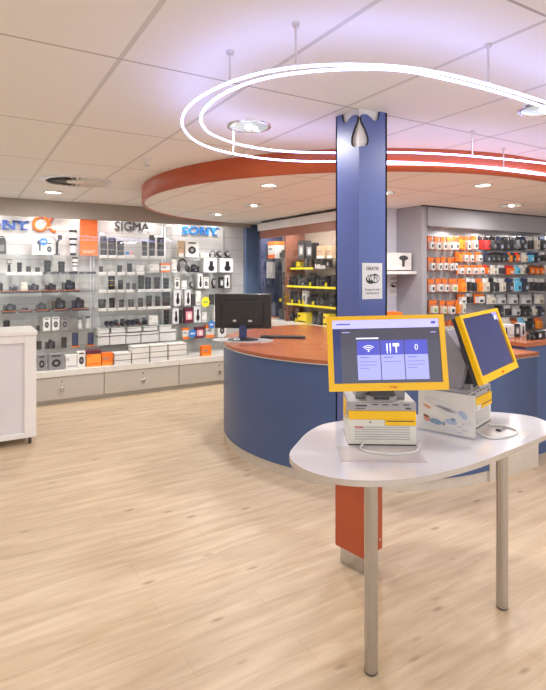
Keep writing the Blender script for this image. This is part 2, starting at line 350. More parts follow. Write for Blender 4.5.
def neon(name, pts, label, rods, glow='neon'):
    P = [(p.x * K, p.y * K, NZ) for p in spline([(x, y, 0) for x, y in pts])]
    t = empty(name, (P[0][0], P[0][1], NZ), 0, label, 'neon light', 'neon loops under the ceiling')
    L = [(p[0] - P[0][0], p[1] - P[0][1], 0) for p in P]
    MB().tube(L, .0055, glow, True).build('glowing_tube', t)
    for i in rods:
        q = L[i % len(L)]; b = MB(); b.tube([(q[0], q[1], .008), (q[0], q[1], CEIL - NZ)], .0045, 'trim'); b.lathe([(.014, CEIL - NZ - .012), (.014, CEIL - NZ)], 'trim', (q[0], q[1], 0)); b.build('hanging_rod', t)
    return P
neon('neon_loop', o1, 'outer bluish-white neon tube looping round the blue column, the wider of the two', (19, 41, 86, 102, 120))
neon('neon_loop', o2, 'inner bluish-white neon tube, nested inside the wider loop around the blue column', (53, 110))
# pinkish glowing tube standing in for the neon's reflection on the orange rim
pk = [(cc[0] + (RR + .055) * math.cos(R(a)), cc[1] + (RR + .055) * math.sin(R(a)), LOW + .035) for a in range(234, 271, 3)] + [(5.0, cc[1] - RR - .055, LOW + .035), (8, cc[1] - RR - .055, LOW + .035)]
t = empty('reflection_strip', pk[0], 0, 'pinkish-white neon reflection, a glowing tube on the orange rim, right of the blue column', 'neon light')
MB().tube([(p[0] - pk[0][0], p[1] - pk[0][1], p[2] - pk[0][2]) for p in pk], .008, 'pinkreflection').build('glowing_tube', t)
for p in pk[::4]: MB().box(p[0] - pk[0][0] - .006, p[0] - pk[0][0] + .006, p[1] - pk[0][1] - .005, p[1] - pk[0][1] + .035, -.004, .004, 'trim').build('bracket', t)

# ------------------------------------------------------------------ blue column
cu, cv, cw = 1.849, 2.166, .205
t = empty('column', (cu + cw / 2, cv + cw / 2, 0), 0, 'square blue column with teardrop cut-outs at its top corner, orange foot casing', 'column')
prof = [(0, 2.285), (.036, 2.288), (.060, 2.300), (.070, 2.324), (.065, 2.352), (.046, 2.387), (.022, 2.42), (.013, 2.445), (.02, 2.457), (.03, 2.466), (.055, 2.468), (.08, 2.46), (.100, 2.447), (.112, 2.441), (.124, 2.443), (.138, 2.452), (.146, 2.468), (.150, 2.499)]
def face_panel(along):
    q = [((max(a, .0122) if along == 'v' else a), z) for a, z in prof] + [(cw, 2.499), (cw, .60), (.0122 if along == 'v' else 0, .60)]; nq = len(q); mb = MB(); th = .012
    def P(a, z, d): return (a - cw / 2, -cw / 2 + d, z) if along == 'u' else (-cw / 2 + d, a - cw / 2, z)
    vs = [P(a, z, 0) for a, z in q] + [P(a, z, th) for a, z in q]
    mb.add(vs, [tuple(range(nq)), tuple(range(nq, 2 * nq))[::-1]], 'col_blue')
    k = len(prof) - 1
    mb.add(vs, [(i, i + 1, nq + i + 1, nq + i) for i in range(k)], 'black')
    mb.add(vs, [(i, (i + 1) % nq, nq + (i + 1) % nq, nq + i) for i in range(k, nq)], 'col_blue')
    return mb
face_panel('u').build('cladding_panel', t); face_panel('v').build('cladding_panel', t)
MB().box(-cw / 2, cw / 2, cw / 2 - .012, cw / 2, .60, 2.499, 'col_blue').build('cladding_panel', t)
MB().box(cw / 2 - .012, cw / 2, -cw / 2, cw / 2, .60, 2.499, 'col_blue').build('cladding_panel', t)
MB().box(-.087, .087, -.087, .087, .801, 2.5, 'white').build('core', t)
ou, ov = cam2room(.470, 2.825); ou -= cu + cw / 2; ov -= cv + cw / 2
ob = MB(); ob.box(-.083, .083, -.098, .098, .095, .773, 'ring_orange'); ob = ob.build('base_casing', t, (ou, ov, 0), (0, 0, R(11)), .003)
for x, y in ((-.06, -.1), (.06, -.1)):
    b = MB(); b.lathe([(.006, -.001), (.005, .003), (.001, .004)], 'trim', (0, 0, 0), 'y'); b.build('screw', ob, (x, y + .001, .15))
MB().box(-.062, .062, -.078, .078, 0, .095, 'steel').build('foot', t, (ou, ov, 0), (0, 0, R(11)))

# ------------------------------------------------------------------ display table on steel legs
tp = [(1.225, 1.90), (1.185, 1.77), (1.205, 1.648), (1.262, 1.56), (1.34, 1.50), (1.43, 1.455), (1.538, 1.428), (1.68, 1.413), (1.816, 1.41), (1.95, 1.418), (2.093, 1.435), (2.28, 1.455), (2.456, 1.48), (2.59, 1.52), (2.67, 1.60), (2.70, 1.70), (2.66, 1.80), (2.58, 1.89), (2.42, 1.98), (2.25, 2.04), (2.05, 2.09), (1.9, 2.135), (1.76, 2.18), (1.62, 2.185), (1.476, 2.117), (1.365, 2.03)]
tpo = [(p.x, p.y) for p in spline([(a, b, 0) for a, b in tp], 4)]
tc = (1.95, 1.76)
tt = empty('display_table', (tc[0], tc[1], 0), 0, 'pale grey pebble-shaped table on round steel legs in front of the blue column', 'table')
tb = MB(); tb.prism([(x - tc[0], y - tc[1]) for x, y in tpo], .775, .80, 'table', side='tedge', smooth=True)
tb.build('tabletop', tt)
for X, Y in ((.392, 2.06), (1.092, 2.455)):
    u, v = cam2room(X, Y); l = MB(); l.lathe([(.026, .008), (.027, .014), (.027, .77), (.045, .772), (.045, .775)], 'steel', n=24)
    l = l.build('leg', tt, (u - tc[0], v - tc[1], 0)); f = MB(); f.lathe([(.024, 0), (.027, .004), (.026, .008)], 'kdark', n=24); f.build('foot_cap', l)

# ------------------------------------------------------------------ kiosks
def kiosk(X, Y, yawcam, label, first):
    mu, mv = cam2room(X, Y); yaw = R(yawcam - 31)
    nb = Vector((-math.sin(yaw), math.cos(yaw)))                 # backwards from the screen
    bu, bv = mu + nb.x * .168, mv + nb.y * .168
    if first: bu -= CA * .012; bv += SA * .012
    t = empty('photo_kiosk', (bu, bv, .8), yaw, label, 'photo kiosk')
    w, d, h = .155, .122, .2
    b = MB(); b.box(-w, w, -d, d, .006, h * .60, 'kwhite'); b.box(-w, w, -d + .002, d, h * .60, h * .985, 'kgrey')
    b.box(-w * .98, w * .98, -d * .9, d, h * .985, h, 'kwhite')
    b.box(-w, w, -d, d, 0, .006, 'kdark')
    for k in range(6): b.box(-w * .82, w * .82, -d - .0015, -d, .028 + k * .011, .032 + k * .011, 'kgrey')
    bo = b.build('printer_body', t, bevel=.004)
    y = MB(); y.box(-w * 1.0, w * .995, -d - .006, -d + .02, h * .60, h * .80, 'kyellow'); y.box(w * .08, w * .995, -d - .007, -d + .01, h * .47, h * .60, 'kyellow')
    y.box(-w - .003, -w + .006, -d * .2, d * .7, h * .46, h * .9, 'kyellow'); y.box(w - .006, w + .003, -d * .5, d * .7, h * .46, h * .9, 'kyellow')
    y.build('yellow_cover', t, bevel=.003)
    MB().box(w * .12, w * .93, -d - .0085, -d - .004, h * .565, h * .585, 'kdark').build('print_slot', t)
    for q0, q1, h0, h1 in [(-.78, -.45, .90, .93), (-.78, -.5, .845, .86), (.7, .85, .84, .875)] + [(q, q + .18, .93, .95) for q in (-.3, .0, .3, .62)]:
        MB().box(w * q0, w * q1, -d - .001, -d + .01, h * h0, h * h1, 'kdark').build('card_slot', t)
    MB().box(-w * .38, -w * .33, -d - .001, -d + .01, h * .52, h * .55, 'kdark').build('button', t)
    s = MB(); add_text(s, 'Kodak', .014, 'red', (-w * .68, -d - .001, h * .40), offset=.0003, extrude=.0005)
    s.build('lettering', t)
    # stand and sloped rear housing
    hs = MB(); prof = [(-.055, .2), (.105, .2), (.115, .26), (.06, .47), (.02, .50), (-.055, .40), (-.085, .33)]
    hw = .115; vs = [(x, yy, zz) for x in (-hw, hw) for yy, zz in prof]; k = len(prof)
    hs.add(vs, [tuple(range(k)), tuple(range(k, 2 * k))[::-1]] + [(i, (i + 1) % k, k + (i + 1) % k, k + i) for i in range(k)], 'kgrey')
    hs.build('stand_housing', t, bevel=.006)
    nk = MB(); nk.box(-.07, .07, -.098, -.04, .2, .225, 'kgrey'); nk.box(-.055, .055, -.12, -.05, .225, .33, 'kdark'); nk.box(-.035, .035, -.106, -.097, .208, .217, 'black'); nk.build('monitor_neck', t)
    # monitor
    mz = 1.2355 - .8
    mo = bpy.data.objects.new('monitor', None)
    W2, H2 = .265, .1675
    m = MB(); m.box(-W2 + .006, W2 - .006, .012, .040, -H2 + .006, H2 - .006, 'kdark')
    for x0, x1, z0, z1 in ((-W2, -W2 + .024, -H2, H2), (W2 - .024, W2, -H2, H2), (-W2 + .024, W2 - .024, H2 - .018, H2), (-W2 + .024, W2 - .024, -H2, -H2 + .034)):
        m.box(x0, x1, -.008, .018, z0, z1, 'kyellow')
    mon = m.build('monitor_frame', t, (.012 if first else 0, -.168, mz), (R(-9.7 if first else -19.3), R(-1.5 if first else -1), 0))
    add_text_mb = MB(); add_text(add_text_mb, 'Kodak', .013, 'red', (0.02, -.009, -H2 + .012), extrude=.0005); add_text_mb.build('bezel_badge', mon)
    s = MB(); x0, x1, z0, z1 = -W2 + .024, W2 - .024, -H2 + .034, H2 - .018; yy = .002
    SW, SH = x1 - x0, z1 - z0
    def rect(a0, a1, b0, b1, mt, lift): s.box(x0 + a0 * SW, x0 + a1 * SW, yy - lift, yy + .004, z0 + b0 * SH, z0 + b1 * SH, mt)
    if first:
        rect(0, 1, 0, 1, 'scr_bg', 0); rect(0, 1, .865, 1, 'scr_bar', .0004); rect(0, .075, 0, .865, 'scr_navy', .0004)
        rect(.04, .17, .925, .945, 'scr_head', .0008); rect(.93, .97, .92, .96, 'scr_head', .0008)
        rect(.09, .16, .80, .81, 'scr_bar', .0008); rect(.92, .97, .78, .79, 'scr_bar', .0008)
        rect(.22, .43, .695, .715, 'scr_icon', .0008)
        for k in range(3):
            a = .225 + k * .222; rect(a, a + .213, .44, .67, 'scr_head', .0008); rect(a, a + .213, .05, .44, 'scr_card', .0008)
            rect(a + .025, a + .11, .395, .405, 'scr_head', .0012)
            for j in range(3 if k != 1 else 1): rect(a + .02, a + (.18 if j < 2 else .11), .33 - j * .05, .337 - j * .05, 'scr_head', .0012)
        def P(a, b): return (x0 + a * SW, yy - .0015, z0 + b * SH)
        for rr in (.012, .022, .032):   # wireless fan
            c = P(.332, .50); s.tube([(c[0] + rr * math.cos(R(q)), c[1], c[2] + rr * .8 * math.sin(R(q))) for q in range(40, 141, 20)], .0018, 'scr_icon', n=5)
        s.sphere(P(.332, .505), .004, 'scr_icon', sy=.3)
        for q in (.50, .53): rect(q, q + .012, .50, .62, 'scr_icon', .0012); rect(q + .003, q + .009, .46, .50, 'scr_icon', .0012)
        rect(.56, .62, .57, .62, 'scr_icon', .0012); rect(.585, .597, .47, .57, 'scr_icon', .0012)
        c = P(.778, .555); s.tube([(c[0] + .006 * math.cos(R(q)), c[1], c[2] + .012 * math.sin(R(q))) for q in range(0, 360, 30)], .0018, 'scr_icon', True, n=5)
    else:
        rect(0, 1, 0, 1, 'scr_navy', 0); s.add([(x1 - .075, yy - .001, z1), (x1, yy - .001, z1), (x1, yy - .001, z1 - .05), (x1 - .03, yy - .001, z1 - .03)], [(0, 1, 2, 3)], 'scr_violet')
        rect(.9, .95, .86, .93, 'scr_icon', .0015)
    s.build('screen', mon)
    return t
kiosk(.5138, 2.3274, -2.07, 'yellow-framed photo kiosk showing three lavender cards, on the left of the table', True)
kiosk(1.107, 2.633, 48.3, 'yellow-framed photo kiosk turned right with dark navy screen, on the table', False)
# white card-reader cables
def cable(pts, label, r=.0045):
    P = spline([tuple(cam2room(a, b)) + (c,) for a, b, c in pts], 5, False)
    o = P[0].copy(); t = MB(); t.tube([p - o for p in P], r, 'cable'); ob = t.build('looped_cable', loc=o); tag(ob, label, 'cable'); return ob
cable([(.42, 2.362, .822), (.405, 2.345, .812), (.395, 2.315, .8055), (.43, 2.27, .8055), (.52, 2.245, .8055), (.62, 2.27, .8055), (.66, 2.33, .806), (.675, 2.372, .812)], 'white cable looped on the mat before the left kiosk', .0055)
cable([(1.00, 2.55, .812), (1.04, 2.46, .8055), (1.16, 2.50, .8055), (1.22, 2.58, .8055), (1.18, 2.66, .8055), (1.10, 2.655, .812)], 'pale cable loop lying in front of the right kiosk', .006)
cr = MB(); cr.box(-.03, .03, -.012, .012, 0, .012, 'kdark'); cr.box(-.022, .022, -.013, -.01, .003, .009, 'cable')
u, v = cam2room(1.15, 2.60); tag(cr.build('card_reader', loc=(u, v, .8), rot=(0, 0, R(10))), 'small black card reader inside the cable loop by the right kiosk', 'card reader')
# mats
def flat_mat(X, Y, w, d, yaw, label):
    u, v = cam2room(X, Y); m = MB(); m.box(-w / 2, w / 2, -d / 2, d / 2, 0, .0015, 'mat'); tag(m.build('counter_mat', loc=(u, v, .8), rot=(0, 0, R(yaw - 31))), label, 'mat')
flat_mat(.47, 2.262, .36, .19, -2, 'beige mat lying under the front of the left kiosk')
flat_mat(1.165, 2.57, .24, .2, 48, 'beige mat lying before the right kiosk')
# photo holder between the kiosks
P0, P1 = cam2room(.738, 2.625), cam2room(.968, 2.452); yaw = math.atan2(P1[1] - P0[1], P1[0] - P0[0]); wd = math.hypot(P1[0] - P0[0], P1[1] - P0[1])
t = empty('picture_holder', ((P0[0] + P1[0]) / 2, (P0[1] + P1[1]) / 2, .8), yaw, 'clear acrylic holder with a print of sleeping babies in blue, between the kiosks', 'picture holder')
a = MB(); a.box(-wd / 2, wd / 2, .003, .005, .003, .212, 'acrylic'); a.box(-wd / 2, wd / 2, -.03, .03, 0, .003, 'acrylic'); a.build('acrylic_sleeve', t)
p = MB(); p.box(-wd / 2 + .003, wd / 2 - .003, -.001, .001, .006, .208, 'white'); 
def disc2(mb, x, z, rx, rz, mt, rot=0, lift=.0014, n=18):
    ca, sa = math.cos(rot), math.sin(rot)
    vs = [(x + rx * math.cos(2 * math.pi * k / n) * ca - rz * math.sin(2 * math.pi * k / n) * sa, -lift, z + rx * math.cos(2 * math.pi * k / n) * sa + rz * math.sin(2 * math.pi * k / n) * ca) for k in range(n)]
    mb.add(vs, [tuple(range(n))], mt)
MATS_pb = M.setdefault('palebl', mat('pale_blue_print', (.42, .50, .68), .5)); M.setdefault('knit', mat('knit_blue_print', (.24, .34, .46), .5, var=.2, scale=60))
M.setdefault('packred', mat('red_orange_card', (.55, .16, .07), .5)); M.setdefault('palegrey', mat('pale_grey_print', (.67, .67, .70), .5))
disc2(p, -.03, .145, .09, .022, 'palegrey', -.3); disc2(p, .04, .10, .10, .020, 'palegrey', -.35); disc2(p, -.02, .03, .11, .014, 'palegrey', -.1)
disc2(p, -.066, .060, .052, .022, 'palegrey', -.12, .0016)
disc2(p, -.095, .064, .018, .014, 'skin', -.3, .002); disc2(p, -.100, .076, .016, .006, 'brown', -.3, .0022)
disc2(p, -.052, .055, .032, .014, 'knit', -.15, .002); disc2(p, -.012, .052, .010, .010, 'knit', 0, .002)
disc2(p, .025, .066, .030, .015, 'palebl', -.1, .002); disc2(p, .035, .078, .012, .009, 'knit', 0, .0022)
disc2(p, .082, .108, .026, .014, 'palebl', -.7, .002); disc2(p, -.095, .125, .022, .007, 'skin', -.4, .002)
for k_ in range(7): disc2(p, .06 + .012 * (k_ % 4), .02 + .014 * (k_ // 2), .004, .004, 'palebl', 0, .002)
p.build('photo_print', t)

# ------------------------------------------------------------------ round counter
RC = (3.47, 3.95); r0 = 1.43
def desk_outline(r, right=4.06):
    pts = [(right, RC[1] - r), (RC[0], RC[1] - r)]
    pts += [(RC[0] + r * math.cos(R(a)), RC[1] + r * math.sin(R(a))) for a in range(267, 79, -3)]
    e = pts[-1]; pts += [(3.71, e[1]), (3.71, 4.02), (right, 4.02)]
    return pts[::-1]
tdk = empty('round_counter', (RC[0], RC[1], 0), 0, 'large blue rounded service counter with orange worktop behind the column', 'counter')
def desk_part(name, r, right, z0, z1, mt, side=None):
    mb = MB(); mb.prism([(x - RC[0], y - RC[1]) for x, y in desk_outline(r, right)], z0, z1, mt, side, True); return mb.build(name, tdk)
desk_part('plinth', r0 - .012, 4.05, 0, .085, 'plinth'); desk_part('blue_front', r0, 4.06, .085, .905, 'desk_blue')
desk_part('trim_edge', r0 + .012, 4.07, .905, .912, 'trim'); desk_part('worktop', r0 + .008, 4.07, .912, .94, 'desk_orange', 'desk_orange')
k = MB(); k.box(3.44 - RC[0], 4.066 - RC[0], -r0 - .006, -r0 + .02, .0, .22, 'plinth'); k.build('kick_panel', tdk)
# second counter below the slatted wall
t2 = empty('side_counter', (6.2, 3.2, 0), 0, 'blue counter with orange worktop edge under the slatted wall, right edge', 'counter')
MB().box(4.125 - 6.2, 8.2 - 6.2, 2.67 - 3.2, 3.08 - 3.2, 0, .955, 'desk_blue').build('blue_front', t2)
MB().box(4.11 - 6.2, 8.22 - 6.2, 2.65 - 3.2, 3.10 - 3.2, .955, .995, 'desk_orange').build('worktop', t2, bevel=.003)

# monitor on the round counter
u, v = cam2room(-.29, 4.97)
t = empty('computer_monitor', (u, v, .94), R(-31 - 8), 'black computer monitor seen from behind on the round counter', 'monitor')
b = MB(); b.lathe([(.30, 0), (.30, .006)], 'trim', n=36, sy=.55); b.build('swivel_plate', t)
b = MB(); b.lathe([(.15, .006), (.15, .014), (.05, .03)], 'black', n=28, sy=.6); b.build('base', t)
MB().box(-.035, .035, -.02, .02, .015, .24, 'navy').build('neck', t, bevel=.004)
b = MB(); b.box(-.275, .275, 0, .03, 0, .335, 'black'); b.box(-.2, .2, -.025, .0, .04, .27, 'black'); hd = b.build('screen_housing', t, (0, -.005, .115), (R(4), 0, 0), .006)
for q0, q1 in ((-.09, -.06), (.06, .095)): MB().box(q0, q1, -.027, -.024, .07, .088, 'grey').build('sticker', hd)
b = MB(); b.box(-.22, .22, -.06, .06, 0, .018, 'black', ch=.01)
for i in range(4): b.box(-.2, .2, -.052 + i * .026, -.032 + i * .026, .018, .022, 'dark')
u, v = cam2room(.10, 5.15); tag(b.build('keyboard', loc=(u, v, .94), rot=(0, 0, R(-38))), 'black keyboard lying on the worktop right of the computer monitor', 'keyboard')
# red-orange tray by the column
u_, z_ = on_v(391, 312, 3.95); b = MB(); b.box(-.10, .10, -.06, .06, 0, .02, 'red'); b.box(-.10, .10, -.06, -.05, .02, z_ - .94, 'orange'); b.box(-.10, .10, .05, .06, .02, z_ - .94, 'orange'); b.box(-.10, -.09, -.05, .05, .02, z_ - .94, 'orange'); b.box(.09, .10, -.05, .05, .02, z_ - .94, 'orange')
tag(b.build('leaflet_box', loc=(u_, 3.95, .94)), 'orange-red box peeping over the left kiosk screen beside the column', 'box')

# ------------------------------------------------------------------ white counter at the left edge
t = empty('white_counter', (.08, 5.5, 0), 0, 'white panelled counter on castors at the left edge', 'counter')
b = MB(); b.box(-.5, .49, -.24, .26, .07, 1.018, 'counterpanel')
for x0, x1, z0, z1 in ((.40, .5, .07, 1.018), (-.5, -.4, .07, 1.018), (-.4, .40, .07, .115), (-.4, .40, .945, 1.018)): b.box(x0, x1, -.26, -.235, z0, z1, 'counterwhite')
b.build('body', t, bevel=.003)
MB().box(-.52, .51, -.275, .28, 1.018, 1.053, 'counterwhite').build('countertop', t, bevel=.004)
for x in (-.45, .45):
    for y in (-.2, .2):
        c = MB(); c.lathe([(.03, -.012), (.032, 0), (.03, .012)], 'kdark', (0, 0, .032), 'x', 16); c.box(-.016, .016, -.012, .012, .04, .07, 'steel'); c.build('castor', t, (x, y, 0))

# ------------------------------------------------------------------ low drawer cabinets along the camera wall
CABS = [(-.48, .52, 'low taupe drawer cabinet behind the white counter, leftmost of four'), (.52, 1.518, 'low taupe drawer cabinet right beside the white counter, under orange packages'),
        (1.518, 2.511, 'low taupe drawer cabinet under the stacks of long white boxes'), (2.511, 3.70, 'low taupe drawer cabinet beside the round blue counter, rightmost of four')]
for a, b_, lab in CABS:
    m_u = (a + b_) / 2; w = (b_ - a) / 2 - .001
    t = empty('drawer_cabinet', (m_u, 6.97, 0), 0, lab, 'cabinet', 'low drawer cabinets')
    b = MB(); b.box(-w, w, -.26, .31, 0, .055, 'cab'); b.box(-w, w, -.285, .31, .055, .33, 'cab'); b.build('body', t)
    b = MB(); b.box(-w, w, -.32, .31, .335, .41, 'cabtop'); b.build('top_slab', t, bevel=.004)
    d = MB(); d.box(-w + .004, w - .004, -.31, -.287, .06, .33, 'cab'); d = d.build('drawer', t, bevel=.002)
    k = MB(); k.lathe([(.010, 0), (.010, -.012), (.026, -.018), (.028, -.028), (.022, -.034)], 'steel', (0, -.31, .18), 'y', 20); k.build('knob', d)
    k = MB(); k.lathe([(.010, 0), (.010, -.004), (.004, -.005)], 'steel', (0, -.31, .275), 'y', 12); k.build('lock', d)

# ------------------------------------------------------------------ glass shelving of the camera wall
BAYS = [(-.45, 1.49, 'left'), (1.505, 2.495, 'middle'), (2.51, 3.48, 'right')]
BAYLAB = {'left': 'left bay of glass wall shelving with orange-edged camera trays, behind the white counter', 'middle': 'middle bay of glass wall shelving, rows of black lenses on white price plates', 'right': 'right bay of glass wall shelving behind the computer monitor'}
bay_obj = {}
VF, VB = 6.98, 7.275
for a, b_, nm in BAYS:
    t = empty('glass_shelving', ((a + b_) / 2, VB, .41), 0, BAYLAB[nm], 'shelving', 'glass shelving bays'); bay_obj[nm] = t; w = (b_ - a) / 2
    for z in SHELF:
        MB().box(-w, w, VF - VB, -.005, z - .41 - .009, z - .41, 'shelfglass').build('glass_shelf', t)
    for x in (-w + .012, w - .012):
        MB().box(x - .01, x + .01, -.012, 0, 0, 1.85, 'trim').build('upright', t)
    if nm != 'right': MB().box(-w, w, -.385, -.381, .002, 1.85, 'glass').build('glass_pane', t)

# ------------------------------------------------------------------ product library: unit meshes, x in [-.5,.5], y in [-.5,.5] (front -y), z in [0,1]
LIB = {}
def lib(key, fn):
    if key not in LIB: LIB[key] = fn()
    return LIB[key]
def one(mb, name): return [(name, mb.mesh(name))]
def p_lens(a='black', ring='dark', top='black', kind='lens'):
    mb = MB(); mb.lathe([(.40, 0), (.42, .02), (.42, .10), (.46, .12), (.46, .30), (.43, .31, ring), (.43, .36, ring), (.47, .37, a), (.47, .66, a), (.44, .67, ring), (.44, .71, ring), (.50, .73, a), (.50, .93, a), (.47, .95, top), (.46, 1.0, top)], a, n=18)
    return one(mb, kind)
def p_whitelens():
    mb = MB(); mb.lathe([(.36, 0, 'black'), (.36, .08, 'black'), (.42, .10, 'white'), (.42, .38, 'white'), (.45, .39, 'black'), (.45, .46, 'black'), (.46, .47, 'white'), (.46, .60, 'white'), (.48, .61, 'black'), (.48, .68, 'black'), (.50, .70, 'white'), (.50, .90, 'white'), (.5, .91, 'black'), (.48, 1, 'black')], 'white', n=18)
    return one(mb, 'lens')
def p_camera(body='black', accent='dark'):
    mb = MB(); mb.box(-.5, .5, -.18, .32, 0, .72, body, ch=.08); mb.box(-.5, -.3, -.35, -.1, .02, .68, accent, ch=.05)
    mb.prism([(-.2, -.22), (.2, -.22), (.16, .25), (-.16, .25)], .70, .92, body); mb.box(-.12, .12, -.18, .2, .92, 1.0, accent, ch=.03)
    mb.lathe([(.07, .72), (.07, .80), (.05, .82)], accent, (.36, .05, 0), 'z', 12); mb.lathe([(.06, .72), (.06, .78)], 'mid', (-.38, -.02, 0), 'z', 12)
    ln = MB(); ln.lathe([(.22, -.16), (.24, -.22), (.25, -.36, 'dark'), (.27, -.37, 'black'), (.27, -.48, 'black'), (.23, -.5, 'black'), (.2, -.46, 'lensglass'), (.001, -.44, 'lensglass')], 'black', (.02, 0, .36), 'y', 18, 1, 1.1)
    return [('camera_body', mb.mesh('camera_body')), ('camera_lens', ln.mesh('camera_lens'))]
def p_carton(base='white', pic='black', shape='oval', top=None, kind='carton'):
    mb = MB(); mb.box(-.5, .5, -.5, .5, 0, 1, base)
    if top: mb.box(-.505, .505, -.505, .505, .78, 1.005, top)
    y = -.508
    def el(cx, cz, rx, rz, mt, lift=0, n=16): mb.add([(cx + rx * math.cos(2 * math.pi * k / n), y - lift, cz + rz * math.sin(2 * math.pi * k / n)) for k in range(n)], [tuple(range(n))], mt)
    if shape == 'oval': el(0, .42, .3, .24, pic); el(.0, .42, .13, .11, 'mid', .003); mb.box(-.3, .3, y, -.5, .82, .9, pic)
    if shape == 'bottle': el(.08, .30, .24, .22, pic); mb.box(-.06, .22, y, -.5, .35, .8, pic); el(-.25, .7, .08, .06, 'grey', .002)
    if shape == 'dryer': el(.08, .70, .24, .15, pic); mb.box(.0, .14, y, -.5, .2, .6, pic)
    if shape == 'band': mb.box(-.5, .5, y, -.5, .0, .22, pic); mb.box(-.4, .1, y, -.5, .5, .62, 'mid')
    if shape == 'print': mb.box(-.38, .38, y, -.5, .2, .75, pic); el(.05, .45, .2, .2, 'white', .003)
    if shape == 'line': mb.box(-.508, .508, y, -.5, .05, .2, pic)
    if shape == 'stripe': mb.box(-.44, .44, y, -.5, .1, .22, pic); mb.box(-.44, -.2, y, -.5, .6, .8, pic)
    return one(mb, kind)
def p_head():
    mb = MB(); pts = [(.38 * math.cos(R(a)), 0, .42 + .5 * math.sin(R(a))) for a in range(0, 181, 15)]
    mb.tube(pts, .06, 'black'); mb.sphere((-.36, 0, .32), .17, 'dark', sz=1.8); mb.sphere((.36, 0, .32), .17, 'dark', sz=1.8)
    return one(mb, 'headphones')
def p_ball():
    mb = MB(); mb.box(-.4, .4, -.3, .3, 0, .08, 'black'); mb.sphere((0, 0, .53), .46, 'black', n=18); mb.lathe([(.3, -.3), (.28, -.48), (.2, -.5), (.001, -.45)], 'mid', (0, 0, .53), 'y', 16)
    return one(mb, 'action_camera')
def p_flash():
    mb = MB(); mb.box(-.3, .3, -.3, .3, 0, .12, 'dark'); mb.box(-.24, .24, -.25, .25, .12, .62, 'black', ch=.04); mb.box(-.4, .4, -.45, .3, .64, 1, 'black', ch=.05); mb.box(-.32, .32, -.47, -.44, .7, .94, 'grey')
    return one(mb, 'camera_flash')
def p_gimbal():
    mb = MB(); mb.lathe([(.32, 0), (.3, .04), (.12, .06), (.12, .55), (.16, .56), (.16, .62)], 'black', n=14); mb.tube([(0, 0, .6), (.1, 0, .72), (.3, 0, .8)], .07, 'dark'); mb.tube([(0, 0, .62), (-.2, 0, .78), (-.42, 0, .84)], .045, 'mid'); mb.box(.1, .5, -.2, .2, .76, 1, 'black', ch=.03)
    return one(mb, 'camera_gimbal')
def p_bag(c='dark'):
    mb = MB(); mb.prism([(-.45, -.5), (.45, -.5), (.5, -.4), (.5, .5), (-.5, .5), (-.5, -.4)], 0, .75, c); mb.prism([(-.4, -.46), (.4, -.46), (.42, .4), (-.42, .4)], .75, .9, c); mb.box(-.3, .3, -.53, -.48, .15, .5, 'mid')
    mb.tube([(-.3, 0, .88), (-.25, 0, .97), (.25, 0, .97), (.3, 0, .88)], .03, 'black'); return one(mb, 'camera_bag')
def p_bino():
    mb = MB()
    for x in (-.25, .25): mb.lathe([(.16, .5), (.17, .2), (.19, .0), (.24, -.2), (.24, -.48), (.2, -.5), (.001, -.46, 'lensglass')], 'black', (x, 0, .42), 'y', 16, 1, 1.6)
    mb.box(-.12, .12, -.15, .2, .3, .62, 'dark'); mb.lathe([(.06, -.1), (.06, .15)], 'mid', (0, 0, .7), 'y', 10); return one(mb, 'binoculars')
def p_scope():
    mb = MB(); mb.lathe([(.12, -.5), (.3, -.49), (.36, -.3), (.33, -.1), (.36, .0, 'mid'), (.36, .06, 'mid'), (.40, .1, 'black'), (.46, .3, 'black'), (.46, .5, 'black')], 'black', (0, 0, .48), 'x', 16); mb.box(-.1, .1, -.2, .2, 0, .2, 'dark'); mb.box(-.2, -.05, -.3, .3, .1, .2, 'red'); return one(mb, 'telephoto_lens')
def p_phone(c='black'):
    mb = MB(); mb.box(-.4, .4, -.1, .1, .05, 1, c, ch=.04); mb.box(-.34, .34, -.12, -.1, .12, .94, 'navy'); mb.box(-.5, .5, -.45, .45, 0, .06, 'orange'); return one(mb, 'pocket_gadget')
def p_clear():
    mb = MB(); mb.lathe([(.4, 0), (.42, .1), (.3, .5), (.4, .75), (.42, .8)], 'clear', n=14); mb.lathe([(.38, .8), (.38, .95), (.3, 1)], 'dark', n=14); mb.lathe([(.24, .05), (.24, .45)], 'cream', n=10); return one(mb, 'display_dome')
def p_star(c='blue'):
    mb = MB(); n = 16; q = [((.5 if k % 2 == 0 else .38) * math.cos(math.pi * k / 8), .5 + (.5 if k % 2 == 0 else .38) * math.sin(math.pi * k / 8)) for k in range(n)]
    vs = [(x, -.5, z) for x, z in q] + [(x, .5, z) for x, z in q]
    mb.add(vs, [tuple(range(n)), tuple(range(n, 2 * n))[::-1]] + [(i, (i + 1) % n, n + (i + 1) % n, n + i) for i in range(n)], c)
    mb.box(-.25, .25, -.55, -.5, .42, .58, 'white' if c == 'blue' else 'green'); return one(mb, 'price_star')
def p_banner():
    mb = MB(); mb.box(-.5, .5, -.5, .5, 0, 1, 'sorange'); add_text(mb, 'SONY', .085, 'white', (0, -.52, .06), sx=3.2, extrude=.01); mb.box(-.38, .38, -.52, -.5, .14, .147, 'white'); return one(mb, 'display_box')
def p_cardstand(c='pink'):
    mb = MB(); mb.box(-.5, .5, -.1, .5, 0, .12, 'white'); mb.box(-.5, .5, -.2, .0, .1, 1, 'white'); mb.box(-.45, -.02, -.23, -.2, .25, .9, 'blue'); mb.box(.02, .45, -.23, -.2, .25, .9, c); return one(mb, 'price_card')
